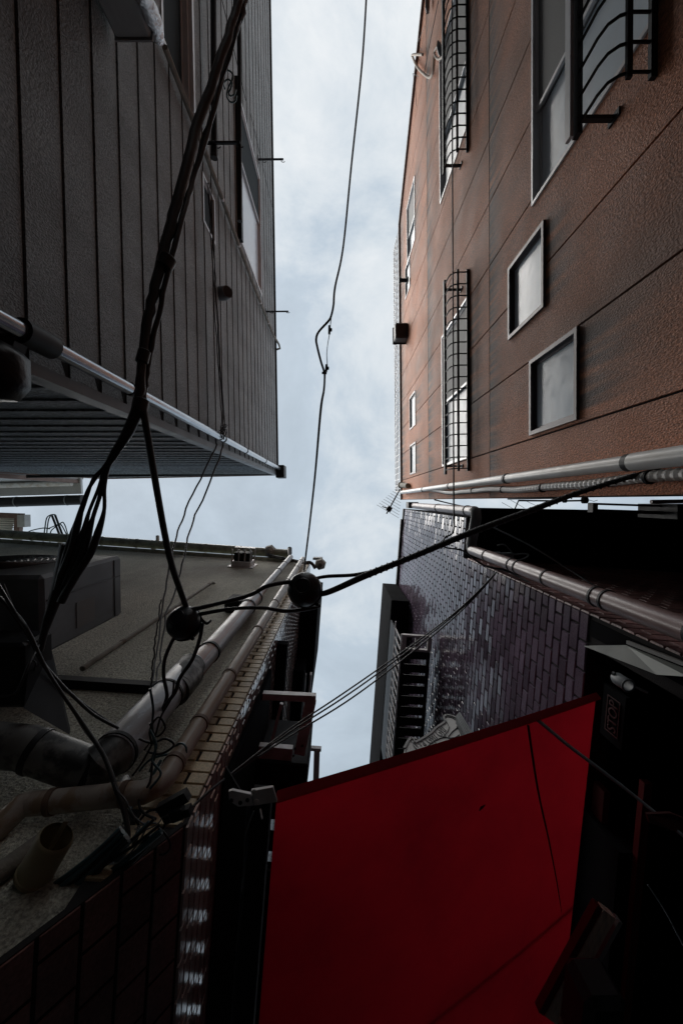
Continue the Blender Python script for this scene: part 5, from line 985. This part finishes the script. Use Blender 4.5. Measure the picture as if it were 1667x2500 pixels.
# cable tangle at the beige pipe elbow
s7 = lambda x, y, h: at(px('s7', x, y), h)
tangles = [([(860, 1080), (950, 1150), (1030, 1280), (1030, 1400), (940, 1480), (800, 1460), (640, 1390), (520, 1290)], 0.0035, 'black', 'black loop of cable hanging under the beige elbow'),
           ([(180, 380), (230, 500), (350, 640), (470, 870), (560, 960), (640, 1010), (720, 1000), (830, 1000)], 0.0025, 'acgrey', 'pale thin wire winding behind the beige elbow'),
           ([(820, 830), (900, 840), (910, 920), (860, 1000), (700, 1090), (560, 1080), (550, 1050), (640, 1020)], 0.0022, 'bluewire', 'blue grey wire curl knotted by the beige elbow'),
           ([(880, 1110), (760, 1200), (560, 1380), (480, 1480), (420, 1600), (360, 1800)], 0.006, 'tealwire', 'teal black cable running from the elbow down to the dark bricks'),
           ([(560, 1120), (500, 1280), (430, 1500), (200, 1600), (0, 1700), (-400, 1900)], 0.008, 'black', 'black cable trailing low to the left from the elbow'),
           ([(330, 1200), (250, 1300), (100, 1480), (-200, 1620), (-700, 1900)], 0.009, 'tealwire', 'dark teal cable in the lower left corner')]
for pl, r_, mt_, lab in tangles:
    q = MB(); q.tube([s7(x, y, 1.36) for x, y in pl], r_, 8, sub=6); tag(q.build('tangled_cable', M[mt_], None, smooth=60), lab, 'cable', 'cables tangled at the beige pipe elbow')
for k_, (pl, r_, lab) in enumerate((([(1000, 60), (760, 400), (560, 700), (420, 900)], 0.010, 'dark teal cable tucked behind the beige downpipe, upper of two'), ([(900, 40), (700, 380), (520, 640), (380, 860)], 0.007, 'dark teal cable tucked behind the beige downpipe, lower of two'))):
    q = MB(); q.tube([s7(x, y, 1.75 - 0.08 * i) for i, (x, y) in enumerate(pl)], r_, 8, sub=4); tag(q.build('tucked_cable', M['tealwire'], None, smooth=60), lab, 'cable', 'cables behind the beige downpipe')
s77 = lambda x, y, h: at(px('q7', x, y), h)
CL = ['thin black cable, topmost of the sheaf sagging to the lower left corner', 'dark teal cable second in the sheaf sagging to the lower left corner', 'black cable third in the sheaf sagging to the lower left corner', 'pale grey wire in the middle of the sheaf at the lower left', 'dark teal thick cable under the pale grey wire, lower left', 'black cable near the dark bricks, sixth of the sheaf', 'lowest black cable of the sheaf, lying along the dark bricks']
for i, lab in enumerate(CL):
    o_ = 26 * i; rr_ = (0.005, 0.007, 0.005, 0.003, 0.009, 0.006, 0.007)[i]; q = MB()
    pl = [(700 + random.uniform(-30, 50), 470 + 0.55 * o_), (600 + random.uniform(-15, 15), 560 + 0.7 * o_), (470, 655 + 0.8 * o_ + random.uniform(-18, 18)), (330, 770 + 0.9 * o_ + random.uniform(-18, 18)), (180, 880 + o_ + random.uniform(-12, 12)), (-60, 1030 + o_), (-200, 1110 + o_)]
    q.tube([s77(x, y, 1.30 - 0.02 * k) for k, (x, y) in enumerate(pl)], rr_, 8, sub=6); tag(q.build('sagging_cable', M[('black', 'tealwire', 'black', 'acgrey', 'tealwire', 'black', 'black')[i]], None, smooth=60), lab, 'cable', 'sheaf of cables at the lower left')
for i, (pl, mt_, lab) in enumerate((([(640, 480), (690, 430), (760, 440), (745, 520), (660, 560), (590, 520), (620, 470)], 'black', 'black coil of spare cable below the beige elbow'), ([(560, 500), (620, 590), (700, 650), (690, 560), (620, 520), (540, 600)], 'acgrey', 'pale coil of wire across the tan bricks below the elbow'),
                             ([(530, 330), (560, 400), (640, 500), (600, 560), (560, 640), (580, 740)], 'black', 'black cable dropping past the beige pipe to the bricks'), ([(700, 210), (690, 300), (640, 380), (660, 440), (720, 470)], 'black', 'black cable squeezed between the two lower drainpipes'), ([(690, 60), (720, 130), (700, 200), (740, 260), (690, 330)], 'tealwire', 'teal black cable beside the beige downpipe loop'))):
    q = MB(); q.tube([s77(x, y, 1.42 + 0.08 * max(0, (450 - y) / 200)) for x, y in pl], 0.0045, 8, sub=6); tag(q.build('tangled_cable', M[mt_], None, smooth=60), lab, 'cable', 'cables tangled at the beige pipe elbow')
z5w = lambda x, y, h: at(px('q5', x, y), h)
TW = [([(690, 1160), (720, 1220), (760, 1180), (730, 1130), (690, 1190), (700, 1260)], 'black', 0.004, 'black wire knot between the two drainpipes, uppermost'), ([(640, 1230), (700, 1250), (760, 1230), (800, 1260), (740, 1300), (680, 1290)], 'black', 0.0045, 'black wire coil lying between the drainpipes over the beige elbow'),
      ([(690, 1000), (705, 1090), (700, 1180), (715, 1290), (690, 1380)], 'tealwire', 0.005, 'dark teal wire dropping from the drainpipe tee'), ([(800, 960), (790, 1040), (740, 1130), (710, 1230), (660, 1330), (610, 1400)], 'black', 0.004, 'thin black wire tracing the side of the grey drainpipe base'),
      ([(0, 580), (60, 660), (130, 760), (190, 880), (280, 990), (360, 1050), (440, 1110), (545, 1180)], 'black', 0.005, 'black wire from the left edge under the air conditioner to the drainpipe collar'), ([(20, 520), (90, 690), (150, 800), (220, 930), (300, 1040), (380, 1180), (450, 1270)], 'acgrey', 0.003, 'pale thin wire sagging from the left edge to the weathered pipe'),
      ([(135, 870), (165, 880), (150, 940), (120, 1010), (90, 1060)], 'black', 0.003, 'black wire end dangling beside the triangular bracket')]
for pl, mt_, r_, lab in TW:
    q = MB(); q.tube([z5w(x, y, 1.62 if x > 560 and y > 900 else 1.9) for x, y in pl], r_, 8, sub=6); tag(q.build('loose_wire', M[mt_], None, smooth=60), lab, 'wire', 'loose wires about the drainpipes')
for i in range(11):  # cable clutter thickened with added dark cables that stand in for corner shade
    q = MB(); o_ = 20 * i - 100 + random.uniform(-8, 8)
    pl = [(575 + 0.2 * o_, 540 + 0.3 * o_), (480, 640 + 0.5 * o_ + random.uniform(-14, 14)), (350, 770 + 0.75 * o_ + random.uniform(-20, 20)), (200, 880 + 0.9 * o_ + random.uniform(-20, 20)), (40, 965 + o_ + random.uniform(-20, 20)), (-160, 1060 + o_)]
    q.tube([s77(x, y, 1.27 - 0.012 * k - 0.003 * (i % 4)) for k, (x, y) in enumerate(pl)], random.choice((0.006, 0.008, 0.010)), 8, sub=6); tag(q.build('bundled_cable', M['black' if i % 3 else 'tealwire'], None, smooth=60), 'dark cable added to the dense bundle to darken the lower left corner', 'cable', 'cables of the dense lower left bundle')
q = MB(); q.bar(s7(880, 800, 1.36), s7(1310, 560, 1.36), 0.035, 0.03); q.bar(s7(960, 930, 1.36), s7(1360, 790, 1.36), 0.026, 0.03); q.box(s7(1150, 840, 1.35), (0.022, -0.008, 0), (0.008, 0.02, 0), (0, 0, 0.02), bev=0.006); tag(q.build('cable_clamp', M['black'], None), 'black cable clamps on the tan bricks next to the beige elbow', 'clamp')
jb = thing('junction_box', s7(220, 1450, 1.3), 'round grey junction box among cables left of the tan bricks', 'junction box')
q = MB(); c = s7(220, 1450, 1.3); q.lathe(c, (0.1, -0.1, -1), [(-0.03, 0.03), (0.0, 0.032), (0.01, 0.026), (0.013, 0.01)], 20); q.build('lid', M['acgrey'], jb, smooth=40)
q = MB(); q.box(c + V((0.0, 0.05, 0.0)), (0.03, 0.01, 0), (-0.01, 0.03, 0), (0, 0, 0.025), bev=0.005); q.build('base', M['acgrey'], jb)
q = MB(); c = at(px('q5', 830, 1285), 1.7); q.ring(c, (0.2, 0.3, 1), 0.028, 0.0045, 20, 6); q.tube([c + V((-0.02, 0.01, 0)), at(px('q5', 700, 1320), 1.7), at(px('q5', 640, 1380), 1.66)], 0.0045, 6, sub=3); tag(q.build('cable_loop', M['tealwire'], None, smooth=60), 'small teal cable loop resting on the beige downpipe', 'cable')

# ---------------- aerials over the gap
an = thing('tv_antenna', at(px('q4', 100, 1310), 9.9), 'comb shaped tv antenna on the roof corner against the sky', 'antenna')
a0, a1 = at(px('q4', 155, 1215), 9.9), at(px('q4', 88, 1338), 9.9); q = MB(); q.bar(a0, a1, 0.03, 0.03); q.build('boom', M['blackmetal'], an)
q = MB()
for i in range(9):
    c = a0.lerp(a1, 0.1 + 0.1 * i); L_ = 0.09 + 0.022 * i; q.tube([c + V((-L_, -L_ * 0.6, 0)), c + V((L_, L_ * 0.6, 0))], 0.005, 5)
q.build('elements', M['steel'], an)
q = MB(); c = a0.lerp(a1, 0.8); q.box(c, (0.05, 0.03, 0), (-0.03, 0.05, 0), (0, 0, 0.05)); q.tube([c + V((-0.17, -0.06, 0)), c + V((0.04, 0.02, 0))], 0.012, 6); q.build('feed_box', M['blackmetal'], an)
q = MB(); g4 = lambda x, y, h=5.5: at(px('s4', x, y), h)
q.tube([g4(630, 84), g4(920, 80)], 0.008, 6); q.tube([g4(690, 92), g4(930, 94), g4(1040, 92)], 0.012, 6); q.tube([g4(690, 90), g4(668, 140)], 0.008, 6)
for (a, b) in (((600, 102), (665, 138)), ((645, 88), (720, 132)), ((715, 88), (780, 118))): q.tube([g4(*a), g4(*b)], 0.003, 5)
q.lathe(g4(935, 92), (1, 0, 0), [(-0.03, 0.01), (-0.02, 0.03), (0.02, 0.03), (0.03, 0.01)], 10); q.lathe(g4(1042, 90), (1, 0, 0), [(-0.04, 0.01), (-0.03, 0.045), (0.03, 0.045), (0.04, 0.01)], 10); q.tube([g4(1060, 88), g4(1090, 96), g4(1110, 90)], 0.004, 5)
tag(q.build('roof_aerial', M['blackmetal'], None), 'thin aerial rods crossing the sky gap between panelled and tiled buildings', 'antenna')
